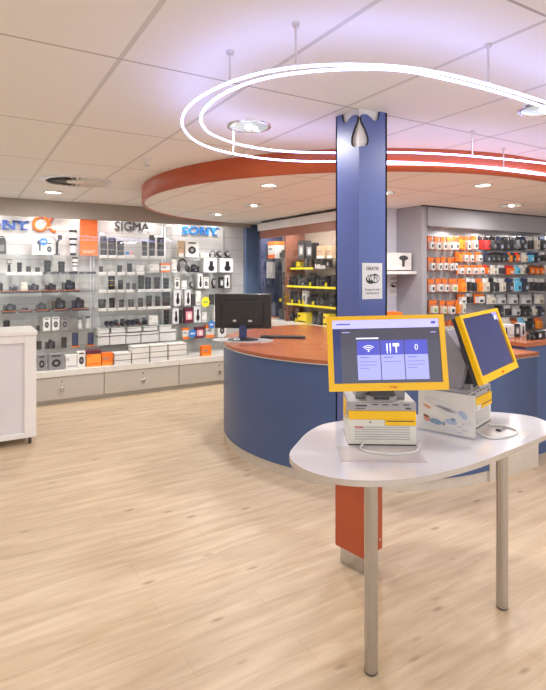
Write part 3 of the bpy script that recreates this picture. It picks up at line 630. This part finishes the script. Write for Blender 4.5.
def p_longbox():
    mb = MB(); mb.box(-.5, .5, -.5, .5, 0, .78, 'white'); mb.box(-.505, .505, -.505, .505, .80, 1, 'white'); mb.box(-.507, .507, -.508, .507, .72, .80, 'kdark')
    return one(mb, 'lens_carton')
KINDS = {
 'lens': (p_lens, 'lens', .8, 'black zoom lens'), 'lensg': (lambda: p_lens('black', 'gold'), 'lens', .8, 'black lens with a gold ring'), 'tube': (lambda: p_lens('dark', 'mid'), 'lens', .8, 'tall dark telephoto lens'),
 'slens': (lambda: p_lens('dark', 'black'), 'lens', .9, 'short black lens'), 'wlens': (p_whitelens, 'lens', .8, 'white telephoto lens with black rings'),
 'cam': (p_camera, 'camera', .7, 'black camera'), 'gcam': (lambda: p_camera('mid', 'dark'), 'camera', .7, 'grey camera'), 'bigcam': (lambda: p_camera('black', 'dark'), 'camera', .7, 'large black camera'),
 'boxc': (p_carton, 'box', .6, 'white box with a camera picture'), 'boxb': (lambda: p_carton('palegrey', 'black', 'bottle'), 'box', .6, 'white box with a grey product picture'),
 'boxo': (lambda: p_carton('orange', 'amber', 'band'), 'box', .7, 'orange box'), 'boxom': (lambda: p_carton('amber', 'orange', 'stripe', 'maroon'), 'box', .7, 'orange box with maroon top'),
 'boxw': (lambda: p_carton('white', 'grey', 'stripe'), 'box', .7, 'plain white box'), 'boxt': (lambda: p_carton('tan', 'white', 'band'), 'box', .7, 'tan cardboard box'),
 'boxwo': (lambda: p_carton('white', 'orange', 'band', 'orange'), 'box', .7, 'white box with orange top'), 'boxdk': (lambda: p_carton('black', 'mid', 'print'), 'box', .7, 'black box'), 'boxm': (lambda: p_carton('maroon', 'pink', 'print'), 'box', .7, 'dark maroon box'),
 'boxy': (lambda: p_carton('yellow', 'black', 'stripe'), 'box', .7, 'yellow box'), 'boxmic': (lambda: p_carton('white', 'dark', 'dryer'), 'box', .5, 'white box with a microphone picture'),
 'boxop': (lambda: p_carton('white', 'black', 'oval', 'white'), 'box', .6, 'white box with orange edge'), 'case': (lambda: p_carton('mid', 'black', 'oval'), 'case', .7, 'clear case holding a dark gadget'),
 'head': (p_head, 'headphones', .5, 'black headphones'), 'ball': (p_ball, 'camera', .8, 'round black action camera'), 'flash': (p_flash, 'flash', .8, 'black camera flash'), 'gimbal': (p_gimbal, 'gimbal', .6, 'black camera gimbal on its foot'),
 'bag': (p_bag, 'bag', .5, 'dark camera bag'), 'bino': (p_bino, 'binoculars', 1.1, 'pair of black binoculars'), 'scope': (p_scope, 'lens', .5, 'black telephoto lens lying down'), 'phone': (p_phone, 'gadget', .6, 'slim dark gadget standing on an orange foot'),
 'clear': (p_clear, 'dome', .8, 'clear display dome'), 'bstar': (p_star, 'price star', .05, 'blue price star'), 'ystar': (lambda: p_star('yellow'), 'price star', .05, 'yellow price star'), 'banner': (p_banner, 'display box', .2, 'tall orange display box'),
 'card': (p_cardstand, 'price card', .6, 'small blue and pink price card'), 'wcard': (lambda: p_carton('cream', 'grey', 'stripe', kind='card'), 'card', .1, 'pale information card'), 'long': (p_longbox, 'box', .5, 'white lens box with black edge')}
def put(kind, x, y, z, w, d, h, label, group, rz=0):
    parts = lib(kind, KINDS[kind][0]); cat = KINDS[kind][1]
    if len(parts) == 1:
        o = bpy.data.objects.new(parts[0][0], parts[0][1]); COL.objects.link(o)
    else:
        o = bpy.data.objects.new('camera', None); COL.objects.link(o); o.empty_display_size = .1
        for nme, me in parts: c = bpy.data.objects.new(nme, me); COL.objects.link(c); c.parent = o
    o.location = (x, y, z); o.scale = (w, d, h); o.rotation_euler = (0, 0, rz)
    return tag(o, label, cat, group)

# products: bay, shelf index (0 top .. 5, 6 = cabinet top), entries (kind, x0, x1, top pixel row, bottom pixel row)
ITEMS = [
 ('left', 0, [('bag', -3, 6, 236, 254), ('boxmic', 32, 45, 237, 254), ('boxc', 45, 53, 241, 254), ('gimbal', 52, 62, 234, 254), ('wlens', 69, 77, 230, 255), ('banner', 80, 97, 219, 255)]),
 ('left', 1, [('flash', 6, 12, 258, 271), ('lens', 17, 22, 261, 271), ('slens', 26, 31, 265, 271), ('slens', 35, 40, 266, 271), ('lens', 44, 51, 259, 271), ('lens', 58, 65, 260, 271), ('wlens', 72, 78, 256, 271)]),
 ('left', 2, [('cam', -5, 3, 280, 290), ('gcam', 9, 20, 284, 290), ('wcard', 21, 27, 282, 290), ('cam', 28, 39, 283, 290), ('cam', 45, 56, 283, 290), ('bigcam', 62, 75, 280, 290)]),
 ('left', 3, [('bigcam', 3, 16, 303, 310), ('gcam', 22, 30, 306, 310), ('cam', 36, 46, 303, 310), ('bigcam', 52, 65, 299, 310), ('cam', 72, 84, 299, 310)]),
 ('left', 4, [('lens', 3, 10, 318, 330), ('slens', 36, 40, 327, 332), ('boxop', 43, 50, 320, 333), ('boxop', 52, 59, 320, 333), ('case', 61, 68, 321, 333), ('clear', 77, 83, 320, 331), ('clear', 85, 91, 319, 331)]),
 ('left', 5, [('slens', 36, 42, 343, 351), ('cam', 45, 55, 342, 351), ('slens', 61, 67, 340, 350), ('phone', 71, 79, 335, 349), ('phone', 87, 94, 335, 348)]),
 ('left', 6, [('case', 37, 46, 356, 372), ('case', 48, 63, 355, 371), ('boxw', 65, 76, 358, 371), ('boxc', 77, 85, 353, 370), ('boxom', 86, 100, 353, 369), ('boxo', 101, 112, 356, 368)]),
 ('middle', 0, [('tube', 100, 107, 234, 253), ('tube', 108, 116, 235, 253), ('tube', 117, 124, 238, 253), ('card', 125, 133, 249, 254), ('tube', 142, 147, 239, 254), ('tube', 149, 155, 233, 254), ('tube', 157, 164, 235, 254)]),
 ('middle', 1, [('slens', 99, 103, 265, 271), ('slens', 117, 122, 264, 271), ('lens', 127, 132, 262, 271), ('boxw', 136, 143, 266, 273), ('boxw', 149, 158, 265, 273), ('boxwo', 160, 169, 264, 273)]),
 ('middle', 2, [('lensg', 108, 115, 276, 290), ('slens', 118, 123, 280, 290), ('slens', 126, 130, 284, 291), ('slens', 132, 136, 285, 291), ('lens', 138, 144, 276, 290), ('lens', 145, 151, 278, 290), ('lens', 154, 160, 278, 290), ('lens', 163, 169, 279, 290)]),
 ('middle', 3, [('slens', 98, 106, 299, 308), ('lens', 109, 115, 298, 308), ('slens', 119, 124, 300, 308), ('slens', 128, 134, 300, 308), ('slens', 138, 143, 299, 308), ('lens', 146, 152, 297, 308), ('lens', 155, 160, 298, 308), ('lens', 162, 170, 294, 308)]),
 ('middle', 4, [('bino', 104, 113, 321, 329), ('scope', 114, 124, 321, 329), ('bino', 125, 134, 321, 329), ('scope', 135, 146, 320, 328), ('boxw', 148, 157, 319, 328), ('lens', 164, 169, 314, 328)]),
 ('middle', 5, [('long', 97, 108, 338, 349), ('long', 109, 124, 338, 349), ('long', 125, 139, 338, 348), ('long', 140, 157, 338, 348), ('long', 158, 174, 336, 347)]),
 ('right', 0, [('boxt', 178, 183, 241, 257), ('boxc', 184, 197, 241, 257), ('wcard', 200, 208, 253, 257), ('head', 209, 216, 250, 257), ('ball', 216, 223, 250, 257), ('ball', 224, 231, 250, 257)]),
 ('right', 1, [('boxw', 171, 176, 261, 274), ('head', 177, 188, 259, 274), ('cam', 188, 199, 266, 274), ('boxb', 202, 215, 259, 274), ('boxb', 218, 231, 259, 274)]),
 ('right', 2, [('boxc', 174, 179, 280, 291), ('boxw', 181, 186, 283, 291), ('ball', 189, 194, 284, 291), ('boxb', 197, 202, 276, 291), ('boxc', 203, 208, 280, 291), ('ball', 211, 216, 281, 291), ('boxdk', 219, 223, 280, 291), ('boxb', 224, 229, 278, 291)]),
 ('right', 3, [('boxb', 173, 180, 293, 309), ('boxb', 184, 190, 293, 309), ('slens', 191, 195, 298, 309), ('boxw', 195, 200, 295, 309), ('slens', 209, 214, 299, 309), ('ball', 215, 220, 301, 309)]),
 ('right', 4, [('boxb', 172, 178, 312, 327), ('lens', 178, 182, 314, 327), ('boxm', 184, 192, 311, 326), ('boxb', 193, 200, 310, 326), ('boxw', 201, 206, 316, 326), ('boxw', 213, 219, 309, 326)]),
 ('right', 5, [('boxwo', 182, 188, 333, 344), ('boxm', 195, 203, 332, 343), ('boxwo', 205, 213, 331, 343), ('boxc', 217, 225, 328, 343)]),
 ('right', 6, [('boxo', 201, 210, 346, 356)]),
]
SHN = ['top glass shelf', 'second glass shelf', 'third glass shelf', 'fourth glass shelf', 'fifth glass shelf', 'lowest glass shelf', 'cabinet top']
VI = 7.06
for bay, si, ents in ITEMS:
    z = (SHELF + [.41])[si] + .0015; vi = VI if si < 6 else 6.775
    a, b_ = [(q[0], q[1]) for q in BAYS if q[2] == bay][0]
    for i, (kind, x0, x1, y0, y1) in enumerate(ents):
        ua, ub = on_v(x0, 272, vi)[0], on_v(x1, 272, vi)[0]
        ua = max(ua, a + .012) if bay != 'left' else ua; 
        w = ub - ua; ht = (y1 - y0) * (vi / (CA - SA * ((x0 + x1) / 2 - 273) / 515)) / 515
        h = min(ht, (2.6, .208, .221, .227, .238, .219, .2)[si]); d = min(.24, max(.05, KINDS[kind][2] * w)) if kind not in ('bstar', 'ystar') else .004
        if si == 6: d = min(d, .17)
        if kind == 'long': d = .2
        place = '%s from left, %s, %s bay' % (ORD[i + 1], SHN[si], bay)
        lb = KINDS[kind][3] + ', ' + place
        zz = z + (.0125 if (bay == 'left' and si in (2, 3)) else .0)
        put(kind, (ua + ub) / 2, vi + (.0 if d < .16 else .03), zz, w, d, h, lb, 'goods on the camera wall')
# orange edged trays and white price plates belong to the shelving
def shelf_part(bay, name, x0, x1, si, mk):
    ua, ub = on_v(x0, 272, VF)[0], on_v(x1, 272, VF)[0]; t = bay_obj[bay]; mb = MB(); mk(mb, (ub - ua) / 2)
    mb.build(name, t, ((ua + ub) / 2 - t.location.x, VF - VB, SHELF[si] - .41))
def tray(mb, w): mb.box(-w, w, .0, .22, .001, .012, 'kdark'); mb.box(-w, w, -.006, .0, -.018, .012, 'kdark'); mb.box(-w, w, -.008, -.006, .008, .0125, 'orange')
def btray(mb, w): mb.box(-w, w, -.006, .0, -.018, .012, 'kdark'); mb.box(-w * .5, -w * .1, -.008, -.006, -.012, 0, 'mid')
def plate(mb, w): mb.box(-w, w, -.006, 0, -.03, .006, 'white'); mb.box(-w * .7, w * .7, -.007, -.006, -.018, -.012, 'grey')
for x0, x1 in ((0, 20), (20, 40), (41, 59), (60, 80)): shelf_part('left', 'camera_tray', x0, x1, 2, tray)
for x0, x1 in ((2, 16), (18, 32), (36, 50), (53, 69), (72, 89)): shelf_part('left', 'camera_tray', x0, x1, 3, tray)
for x0, x1 in ((43, 60), (61, 78), (79, 96)): shelf_part('left', 'lens_tray', x0, x1, 1, btray)
for x0, x1 in ((6, 17), (18, 30), (31, 42)): shelf_part('left', 'price_plate', x0, x1, 1, plate)
for si, xs in ((0, (100, 109, 118, 127, 141, 150, 158)), (1, (98.5, 108, 117.5, 127, 137)), (2, (99, 108, 117, 126, 138, 146, 154, 163)), (3, (98.5, 108.5, 118, 128, 138, 147, 155, 163))):
    for x in xs: shelf_part('middle', 'price_plate', x, x + 7.4, si, plate)
# hanging stars, extra stacks
def px_item(kind, x0, x1, y0, y1, v, label, grp='goods on the camera wall', d=None):
    (ua, z1), (ub, _) = on_v(x0, y0, v), on_v(x1, y0, v); um, z0 = on_v((x0 + x1) / 2, y1, v); _, z1 = on_v((x0 + x1) / 2, y0, v)
    w = ub - ua; return put(kind, um, v, z0, w, d or max(.04, KINDS[kind][2] * w), z1 - z0, label, grp)
px_item('ystar', 201, 210, 296, 308, 6.97, 'yellow price star sticker on the fourth shelf edge, right bay', d=.004)
px_item('bstar', 208, 215, 320, 329, 6.97, 'blue price star above the white camera box, right bay, near the monitor', d=.004)
px_item('bstar', 188, 197, 329, 338, 6.97, 'blue price star beside the orange-topped box, left one of the two', d=.004)
px_item('bstar', 39, 48, 237, 246, 6.97 + .04, 'pale blue round sticker on the microphone box, left bay', d=.004)
i = 0
SX = [(112, 128), (129, 146), (147, 163), (164, 184)]
ULONG = [on_v(a, 272, 6.82)[0] for a, b_ in SX]; 
for row in range(3):
    for c, (a, b_) in enumerate([(113, 129), (130, 147), (148, 165), (166, 184)]):
        if row == 2 and c == 0: continue
        ua, ub = on_v(a, 272, 6.775)[0], on_v(b_, 272, 6.775)[0]
        put('long', (ua + ub) / 2, 6.775, .4115 + row * .072, ub - ua - .004, .2, .071, 'long white lens box on the cabinet, %s row, %s from left' % (('bottom', 'middle', 'top')[row], ORD[c + 1]), 'white lens boxes stacked on the cabinet')
for c, (a, b_) in enumerate([(97, 108), (110, 124), (126, 140), (141, 157), (158, 170)]):
    ua, ub = on_v(a, 272, VI)[0], on_v(b_, 272, VI)[0]; h0 = 11 * 7.0 / 515
    put('long', (ua + ub) / 2, VI + .03, .6315 + .157, min(ub - ua, .2) - .006, .2, .062, 'flat white lens box in the upper layer, lowest glass shelf, %s from left' % ORD[c + 1], 'white lens boxes on the lowest shelf')
# signs above the shelves
def sign(name, body, x0, x1, y0, y1, mt, label, serif=()):
    v = 7.262; (ua, _), (ub, _) = on_v(x0, y0, v), on_v(x1, y0, v); xm = (x0 + x1) / 2; um, zb = on_v(xm, y1, v); _, zt = on_v(xm, y0, v); h = zt - zb
    vs, fs = text_faces(body, h / .70, .008, 0, .0 if body == 'SIGMA' else .0035); wx = max(p[0] for p in vs) - min(p[0] for p in vs); x_ = (max(p[0] for p in vs) + min(p[0] for p in vs)) / 2
    s = (ub - ua) / wx; mb = MB(); mb.add([((x - x_) * s, y, z) for x, y, z in vs], fs, mt)
    for (a, b_, zz) in serif: mb.box(a * (ub - ua) - (ub - ua) / 2, b_ * (ub - ua) - (ub - ua) / 2, -.008, .008, zz * h, zz * h + h * .12, mt)
    return tag(mb.build(name, loc=((ua + ub) / 2, v, zb)), label, 'sign', 'brand signs above the shelves')
SER = ((.53, .64, .0), (.53, .60, .88), (.68, .79, .88), (.79, .90, .88), (.94, 1.03, .88), (.86, .98, 0))
sign('wall_sign', 'SONY', -24, 28.5, 220, 229, 'sblue', 'dark blue serif sign partly cut by the left edge, above the shelves', SER)
sign('wall_sign', 'SIGMA', 115, 149.5, 222, 230.5, 'kdark', 'black capital-letter sign above the middle bay')
sign('wall_sign', 'SONY', 182, 218, 227, 234.5, 'sblue2', 'bright blue serif sign above the right bay', SER)
al = MB(); v = 7.262; ua, zc_ = on_v(43, 224, v); hh = 7.2 * 6.5 / 515
al_pts = [(1.25, -.0), (0.75, -.62), (.2, -.95), (-.35, -.95), (-.8, -.6), (-.95, 0), (-.8, .6), (-.35, .98), (.15, .95), (.5, .5), (.7, -.1), (.95, -.75), (1.4, -.95), (1.7, -.8)]
P = spline([(a_ * hh * 1.22, 0, b_ * hh) for a_, b_ in [(1.0, 1.3), (.62, .2), (.2, -.7), (-.3, -.95), (-.8, -.75), (-1.0, -.1), (-.85, .6), (-.35, 1.0), (.15, .95), (.5, .4), (.72, -.3), (1.0, -.9), (1.45, -1.05)]], 5, False)
al.tube(P, .02, 'sorange', n=6); tag(al.build('alpha_sign', loc=(ua, v, zc_)), 'orange looping letter sign beside the cut blue sign', 'sign')

# ------------------------------------------------------------------ glass cabinet beside the blue partition
U0 = 3.735; gc = empty('glass_cabinet', (U0 + .2, 5.5, 0), 0, 'glass display cabinet with yellow shelf edges, left of the blue column', 'display cabinet')
def gp(name, x0, x1, y0, y1, z0, z1, mt, bev=0): return MB().box(x0 - U0 - .2, x1 - U0 - .2, y0 - 5.5, y1 - 5.5, z0, z1, mt).build(name, gc, bevel=bev)
V0, V1 = 4.54, 6.61
gp('base', U0, U0 + .4, V0, V1, 0, .84, 'cab'); gp('sill', U0 - .02, U0 + .4, V0, V1, .84, .925, 'cabtop', .004)
gp('header', U0 - .03, U0 + .4, V0, V1, 2.20, 2.31, 'cabhead', .004); gp('top_gap_shade', U0 + .04, U0 + .4, V0, V1, 2.31, LOW - .001, 'kdark')  # dark block above the header stands in for the shade in the gap
gp('brown_band', U0 - .01, U0 + .02, V0, V1, 2.09, 2.20, 'cabband'); gp('back_panel', U0 + .38, U0 + .4, V0, V1, .925, 2.2, 'cabback')
gp('side_frame', U0 - .01, U0 + .4, V1 - .035, V1, .925, 2.2, 'cabframe'); gp('side_frame', U0 + .0, U0 + .4, V0, V0 + .02, .925, 2.2, 'cabframe')
gp('glass_front', U0, U0 + .004, V0 + .02, V1 - .035, .925, 2.09, 'glass')
gp('brown_partition', U0 + .06, U0 + .38, 5.98, 6.0, .925, 2.2, 'cabband')
GS = [1.655, 1.415, 1.175]
for z in [1.77]: gp('glass_shelf', U0 + .08, U0 + .38, V0 + .02, 5.97, z - .008, z, 'shelfglass')
gp('glass_shelf', U0 + .08, U0 + .38, 6.01, V1 - .04, 1.79, 1.798, 'shelfglass'); gp('glass_shelf', U0 + .08, U0 + .38, 6.01, V1 - .04, 1.50, 1.508, 'shelfglass')
for z in GS: gp('glass_shelf', U0 + .08, U0 + .38, V0 + .02, 5.97, z - .008, z, 'shelfglass')
for z, (xa, xb) in zip(GS, ((291, 313), (283, 345), (281, 345))):
    va, vb = on_u(xb, 280, U0 + .08)[0], on_u(xa, 280, U0 + .08)[0]
    gp('yellow_shelf_edge', U0 + .07, U0 + .08, max(va, V0 + .02), min(vb, 5.97), z - .022, z + .004, 'yedge')
m = MB(); va = on_u(321, 266, U0 + .08)[0]
vs, fs = text_faces('Nikon', .085, .003, 0, .002); m.add([(0 + y, -x, z) for x, y, z in vs], fs, 'white'); m.build('lettering', gc, (-.135, va - 5.5, 1.64))
lamp('cabinet_fill', 'AREA', (U0 + .07, 5.25, 2.17), 11, size=.08, sizey=1.3, rot=(0, R(-12), 0)); lamp('cabinet_fill', 'AREA', (U0 + .07, 6.28, 2.17), 4, size=.08, sizey=.4, rot=(0, R(-12), 0))  # fill lights added to brighten the cabinet inside
UC = U0 + .17
def cab_item(kind, x0, x1, y0, zb, lab, h=None):
    va, vb = on_u(x0, 272, UC)[0], on_u(x1, 272, UC)[0]; vm, z1 = on_u((x0 + x1) / 2, y0, UC); hgt = h or min(max(.04, z1 - zb), {1.77: .3, 1.655: .10, 1.415: .225, 1.175: .225, .926: .235}.get(zb, .24))
    return put(kind, UC, vm, zb + .001, abs(va - vb) * .9, max(.05, min(.16, KINDS[kind][2] * abs(va - vb))), hgt, lab, 'goods in the glass cabinet', rz=R(-90))
rows = [(1.77, 'top shelf', [('boxdk', 301, 308, 241), ('boxdk', 309, 316, 243), ('boxt', 320, 328, 246), ('boxt', 329, 335, 246)]),
        (1.655, 'short upper shelf', [('lens', 293, 297, 262), ('boxy', 298, 302, 262), ('slens', 304, 308, 263)]),
        (1.415, 'middle yellow-edged shelf', [('lens', 284, 289, 272), ('cam', 290, 297, 276), ('lens', 298, 302, 274), ('cam', 303, 310, 277), ('lens', 311, 316, 273), ('slens', 317, 321, 279), ('cam', 322, 330, 277), ('lens', 331, 335, 275)]),
        (1.175, 'lower yellow-edged shelf', [('boxy', 280.5, 283, 300), ('cam', 283.5, 290, 293), ('lens', 291, 295, 291), ('cam', 296, 303, 294), ('boxc', 304, 308, 291), ('cam', 309, 316, 294), ('slens', 317, 321, 297), ('cam', 322, 330, 293), ('cam', 331, 338, 294)]),
        (.926, 'cabinet floor', [('slens', 280, 284, 309), ('lens', 285, 289, 308), ('cam', 290, 295, 311), ('lens', 296, 300, 309), ('boxy', 302, 312, 313), ('lens', 313, 317, 311), ('cam', 318, 324, 313), ('boxy', 326, 333, 314)])]
for zb, sn, es in rows:
    for i, (k_, x0, x1, y0) in enumerate(es): cab_item(k_, x0, x1, y0, zb, '%s, %s from left, %s, glass cabinet' % (KINDS[k_][3].replace('pair of ', ''), ORD[i + 1], sn))
for zb, sn, x0, n_ in ((1.415, 'middle yellow-edged shelf', 286, 9), (1.175, 'lower yellow-edged shelf', 284, 10), (.926, 'cabinet floor', 283, 10), (1.655, 'short upper shelf', 308, 5)):
    for i in range(n_):
        k_ = ('lens', 'cam', 'tube', 'slens', 'boxy', 'lens', 'flash', 'cam', 'boxdk', 'lens')[(i * 3 + int(zb * 10)) % 10]; x = x0 + i * 5.3
        vm = on_u(x, 272, U0 + .31)[0]
        if vm > 5.92: continue
        put(k_, U0 + .31, min(vm, 5.93), zb + .001, .06, .055, random.uniform(.10, .16), '%s, rear row, %s from left, %s, glass cabinet' % (KINDS[k_][3], ORD[i + 1], sn), 'goods in the glass cabinet', rz=R(-90))
for i, (x, zb) in enumerate(((286, 1.175), (292, 1.175), (299, 1.175), (303, 1.175), (313, 1.175), (310, 1.415), (326, 1.415), (296, .926), (335, .926))):
    vm = on_u(x, 272, U0 + .10)[0]; put('boxy', U0 + .10, vm, zb + .001, .022, .02, .05, 'tiny yellow price box at the front of the %s, %s from left' % ({1.175: 'lower yellow-edged shelf', 1.415: 'middle yellow-edged shelf', .926: 'cabinet floor'}[zb], ORD[[j for j in range(9) if ((286, 1.175), (292, 1.175), (299, 1.175), (303, 1.175), (313, 1.175), (310, 1.415), (326, 1.415), (296, .926), (335, .926))[j][1] == zb].index(i) + 1]), 'goods in the glass cabinet', rz=R(-90))
cab_item('boxwo', 272, 280, 241, 1.798, 'white box with orange top in the left compartment of the glass cabinet')
cab_item('cam', 281, 286, 250, 1.798, 'black camera beside the orange-topped box in the glass cabinet')
cab_item('boxb', 264, 271.5, 260, 1.508, 'white box on the lower left shelf of the glass cabinet')
cab_item('phone', 272, 276, 276, .926, 'tall orange stand in the left compartment of the glass cabinet')

# ------------------------------------------------------------------ niche: shelf, box, notices
sh = MB(); sh.box(3.74, 4.378, 4.14, 4.458, 1.575, 1.61, 'white'); tag(sh.build('wall_shelf', bevel=.002), 'white wall shelf in the grey niche right of the blue column', 'shelf')
px_item('boxmic', 388, 407, 253, 270, 4.25, 'white box with a hair-dryer shaped gadget, on the niche shelf', 'box in the niche', d=.14)
SC.objects[-1] if False else None
def notice(x0, x1, y0, y1, v, label, rz=0, thick=.002):
    (ua, zt), (ub, _) = on_v(x0, y0, v), on_v(x1, y0, v); um, zb = on_v((x0 + x1) / 2, y1, v); zt = on_v((x0 + x1) / 2, y0, v)[1]
    w, h = ub - ua, zt - zb; t = empty('wifi_notice', ((ua + ub) / 2, v, zb), 0, label, 'notice')
    MB().box(-w / 2, w / 2, -thick, 0, 0, h, 'white').build('paper', t)
    m = MB(); n = 20; q = lambda cx, cz, rx, rz_, mt, l: m.add([(cx + rx * math.cos(2 * math.pi * k / n), -thick - l, cz + rz_ * math.sin(2 * math.pi * k / n)) for k in range(n)], [tuple(range(n))], mt)
    q(-w * .08, h * .55, w * .25, h * .13, 'black', .0006); q(w * .12, h * .57, w * .24, h * .13, 'black', .0005); q(w * .15, h * .57, w * .18, h * .095, 'white', .001)
    add_text(m, 'Wi', w * .30, 'white', (-w * .12, -thick - .0012, h * .51), extrude=.0002, offset=.0006); add_text(m, 'Fi', w * .30, 'black', (w * .15, -thick - .0012, h * .51), extrude=.0002, offset=.0006)
    m.build('wireless_logo', t)
    m = MB(); add_text(m, 'GRATIS', w * .19, 'dark', (0, -thick - .0006, h * .80), extrude=.0002, offset=.0004)
    add_text(m, 'Vraag ons naar', w * .125, 'dark', (0, -thick - .0006, h * .24), extrude=.0002); add_text(m, 'wachtwoord', w * .125, 'dark', (0, -thick - .0006, h * .14), extrude=.0002)
    m.build('lettering', t)
notice(362, 382, 263, 299, cv - .001, 'white wireless notice taped to the blue column')
notice(388, 400.5, 275.5, 296, 4.458, 'smaller white wireless notice on the pale niche panel under the shelf')

# ------------------------------------------------------------------ blister packs on the slatted wall
PK = {}
def p_pack(style):
    card, patch, pic, head = {'OW': ('packred', 'white', 'dark', 'orange'), 'OG': ('packred', 'cream', 'green', 'orange'), 'O': ('orange', 'amber', 'orange', 'orange'), 'OI': ('orange', 'white', 'dark', 'orange'),
      'B': ('black', 'dark', 'mid', 'black'), 'BR': ('black', 'red', 'dark', 'black'), 'N': ('navy', 'dark', 'palebl', 'navy'), 'W': ('white', 'cream', 'mid', 'white'), 'WB': ('white', 'dark', 'black', 'white'),
      'G': ('grey', 'clear', 'dark', 'clear'), 'R': ('red', 'orange', 'white', 'red'), 'C': ('white', 'cyan', 'dark', 'cyan'), 'BO': ('brown', 'orange', 'cream', 'brown'), 'BL': ('blue', 'cyan', 'white', 'navy')}[style]
    mb = MB(); mb.box(-.46, .46, .1, .3, 0, 1, card); mb.box(-.46, .46, .08, .1, .74, .93, head)
    q_ = .55 if style in ('OW', 'OG') else .70; mb.prism([(-.34, .1), (-.28, -.5), (.28, -.5), (.34, .1)], .06, q_, patch); mb.box(-.16, .16, -.53, -.5, .16, .4, pic); mb.box(-.08, .08, .06, .08, .945, .975, 'kdark')
    mb.tube([(0, .9, .96), (0, -.6, .96), (0, -.7, .98)], .025, 'trim', n=5)
    return one(mb, 'blister_pack')
PN = {'OW': 'orange-topped white blister pack', 'OG': 'orange-topped beige blister pack', 'O': 'plain orange pack', 'OI': 'orange pack with white window', 'B': 'black pack', 'BR': 'black pack with red print', 'N': 'navy pack', 'W': 'white pack', 'WB': 'white pack with dark product', 'G': 'grey clear-fronted pack', 'R': 'bright red pack', 'C': 'white and cyan pack', 'BO': 'brown and orange pack', 'BL': 'blue pack'}
for s_ in PN: KINDS['pk' + s_] = ((lambda s_=s_: p_pack(s_)), 'pack', .6, PN[s_])
def seq(spec): return [(s.split(':')[0],) + tuple(float(q) for q in s.split(':')[1].split('-')) for s in spec.split()]
PACKS = [
 ('top hook row', 236, 250, 'OW:429-435 OW:436.5-442 OW:443-448 OW:449-454 OW:455-460 O:461-466 OI:466.5-472 OI:473-479.5 BR:481-485 BR:486.5-491 B:492-498 N:499-505 B:505.5-511 B:512-517 B:518-522 N:522.5-528 WB:529-535 W:536-541 N:541.5-547 W:548-553'),
 ('second hook row', 252, 262, 'O:458-463 OI:464-469 OI:469.5-475 OI:477.5-483.5 N:487-491 B:491.5-496 B:496.5-501 B:501.5-506 N:506.5-510 O:510.5-513 N:513.5-516.5 R:517-521 W:524-529 BL:530-535 N:536-541 WB:542-547'),
 ('third hook row', 257, 271, 'OW:429-436.5 OW:438-443 OW:443.5-448.5 OW:450-454 OW:454.5-458.5'),
 ('fourth hook row', 265, 274.5, 'OI:459.5-465 OI:466-472 OI:473-479 OI:480-485.5 R:486.5-490 W:493-498 WB:500-507 R:508-516 C:517-521 W:522-526 WB:527-530 BO:530.5-535 BO:535.5-540 BO:540.5-546 W:547-553'),
 ('fifth hook row', 278, 292, 'OW:430-436.5 OW:438-444 OW:444.5-450 OG:451-459.5 O:460-468 WB:468.5-473 WB:473.5-478 O:478.5-484 W:484.5-491 B:492-496 WB:496.5-500 W:501-507 N:508-515 C:516-523 N:524-530 WB:531-536 WB:537-541.5 WB:542-547'),
 ('sixth hook row', 294, 304, 'OI:460-467.5 WB:468-475 OI:476-487 W:489-497 G:498-508 G:510-520 G:522-534 W:537-546'),
 ('seventh hook row', 300, 314, 'OG:431-440 OG:442-448 OW:449-457 O:458-461 W:461.5-467'),
 ('eighth hook row', 306, 316, 'B:499-505 WB:506-513 G:514-522 B:523-527 B:527.5-533 W:534-538 N:539-546'),
 ('ninth hook row', 318, 329, 'W:504-512.5 BO:513-519 C:520-526 WB:527-530 B:530.5-536 O:537-544'),
 ('tenth hook row', 320, 334, 'OG:444.5-449 OG:449.5-454 OG:454.5-459'),
 ('eleventh hook row', 331, 338, 'G:504-511 B:511.5-517 BL:518-524 G:525-530 B:530.5-536 WB:536.5-541 B:541.5-547'),
 ('lowest hook row', 339, 346, 'OG:445-453 WB:504-512 BL:513-519 BL:519.5-524'),
]
for rn, y0, y1, spec in PACKS:
    for i, (st, x0, x1) in enumerate(seq(spec)):
        v = 4.10 if rn not in ('third hook row', 'sixth hook row', 'eighth hook row', 'tenth hook row') else 4.13
        if x0 < 430: x0 = 430
        (ua, _), (ub, _) = on_v(x0, y0, v), on_v(x1, y0, v); um, zb = on_v((x0 + x1) / 2, y1, v); zt = on_v((x0 + x1) / 2, y0, v)[1]
        dd = random.uniform(-.006, .006)
        put('pk' + st, um, v + .03, zb + dd, (ub - ua) * .96, .07, zt - zb, '%s, %s from left, %s, slatted wall' % (PN[st], ORD[i + 1], rn), 'packs hanging on the slatted wall')
SG = [('cam', 528, 534, 'small black camera'), ('boxdk', 535, 539, 'small black box'), ('lens', 540.5, 544, 'short black lens'), ('boxb', 545, 550, 'white box')]
for i, (k_, x0, x1, nm) in enumerate(SG):
    v = 2.76; ua, ub = on_v(x0, 272, v)[0], on_v(x1, 272, v)[0]; put(k_, (ua + ub) / 2, v, .996, ub - ua, .06, .07, '%s on the side counter at the right edge, %s from left' % (nm, ORD[i + 1]), 'goods on the side counter')
for i, k_ in enumerate(('boxdk', 'boxb', 'boxw', 'boxdk', 'boxb')):
    put(k_, 4.17 + i * .085, 2.97, .996, .07, .06, .12, '%s in rear row on side counter, %s from left' % (KINDS[k_][3], ORD[i + 1]), 'goods on the side counter')
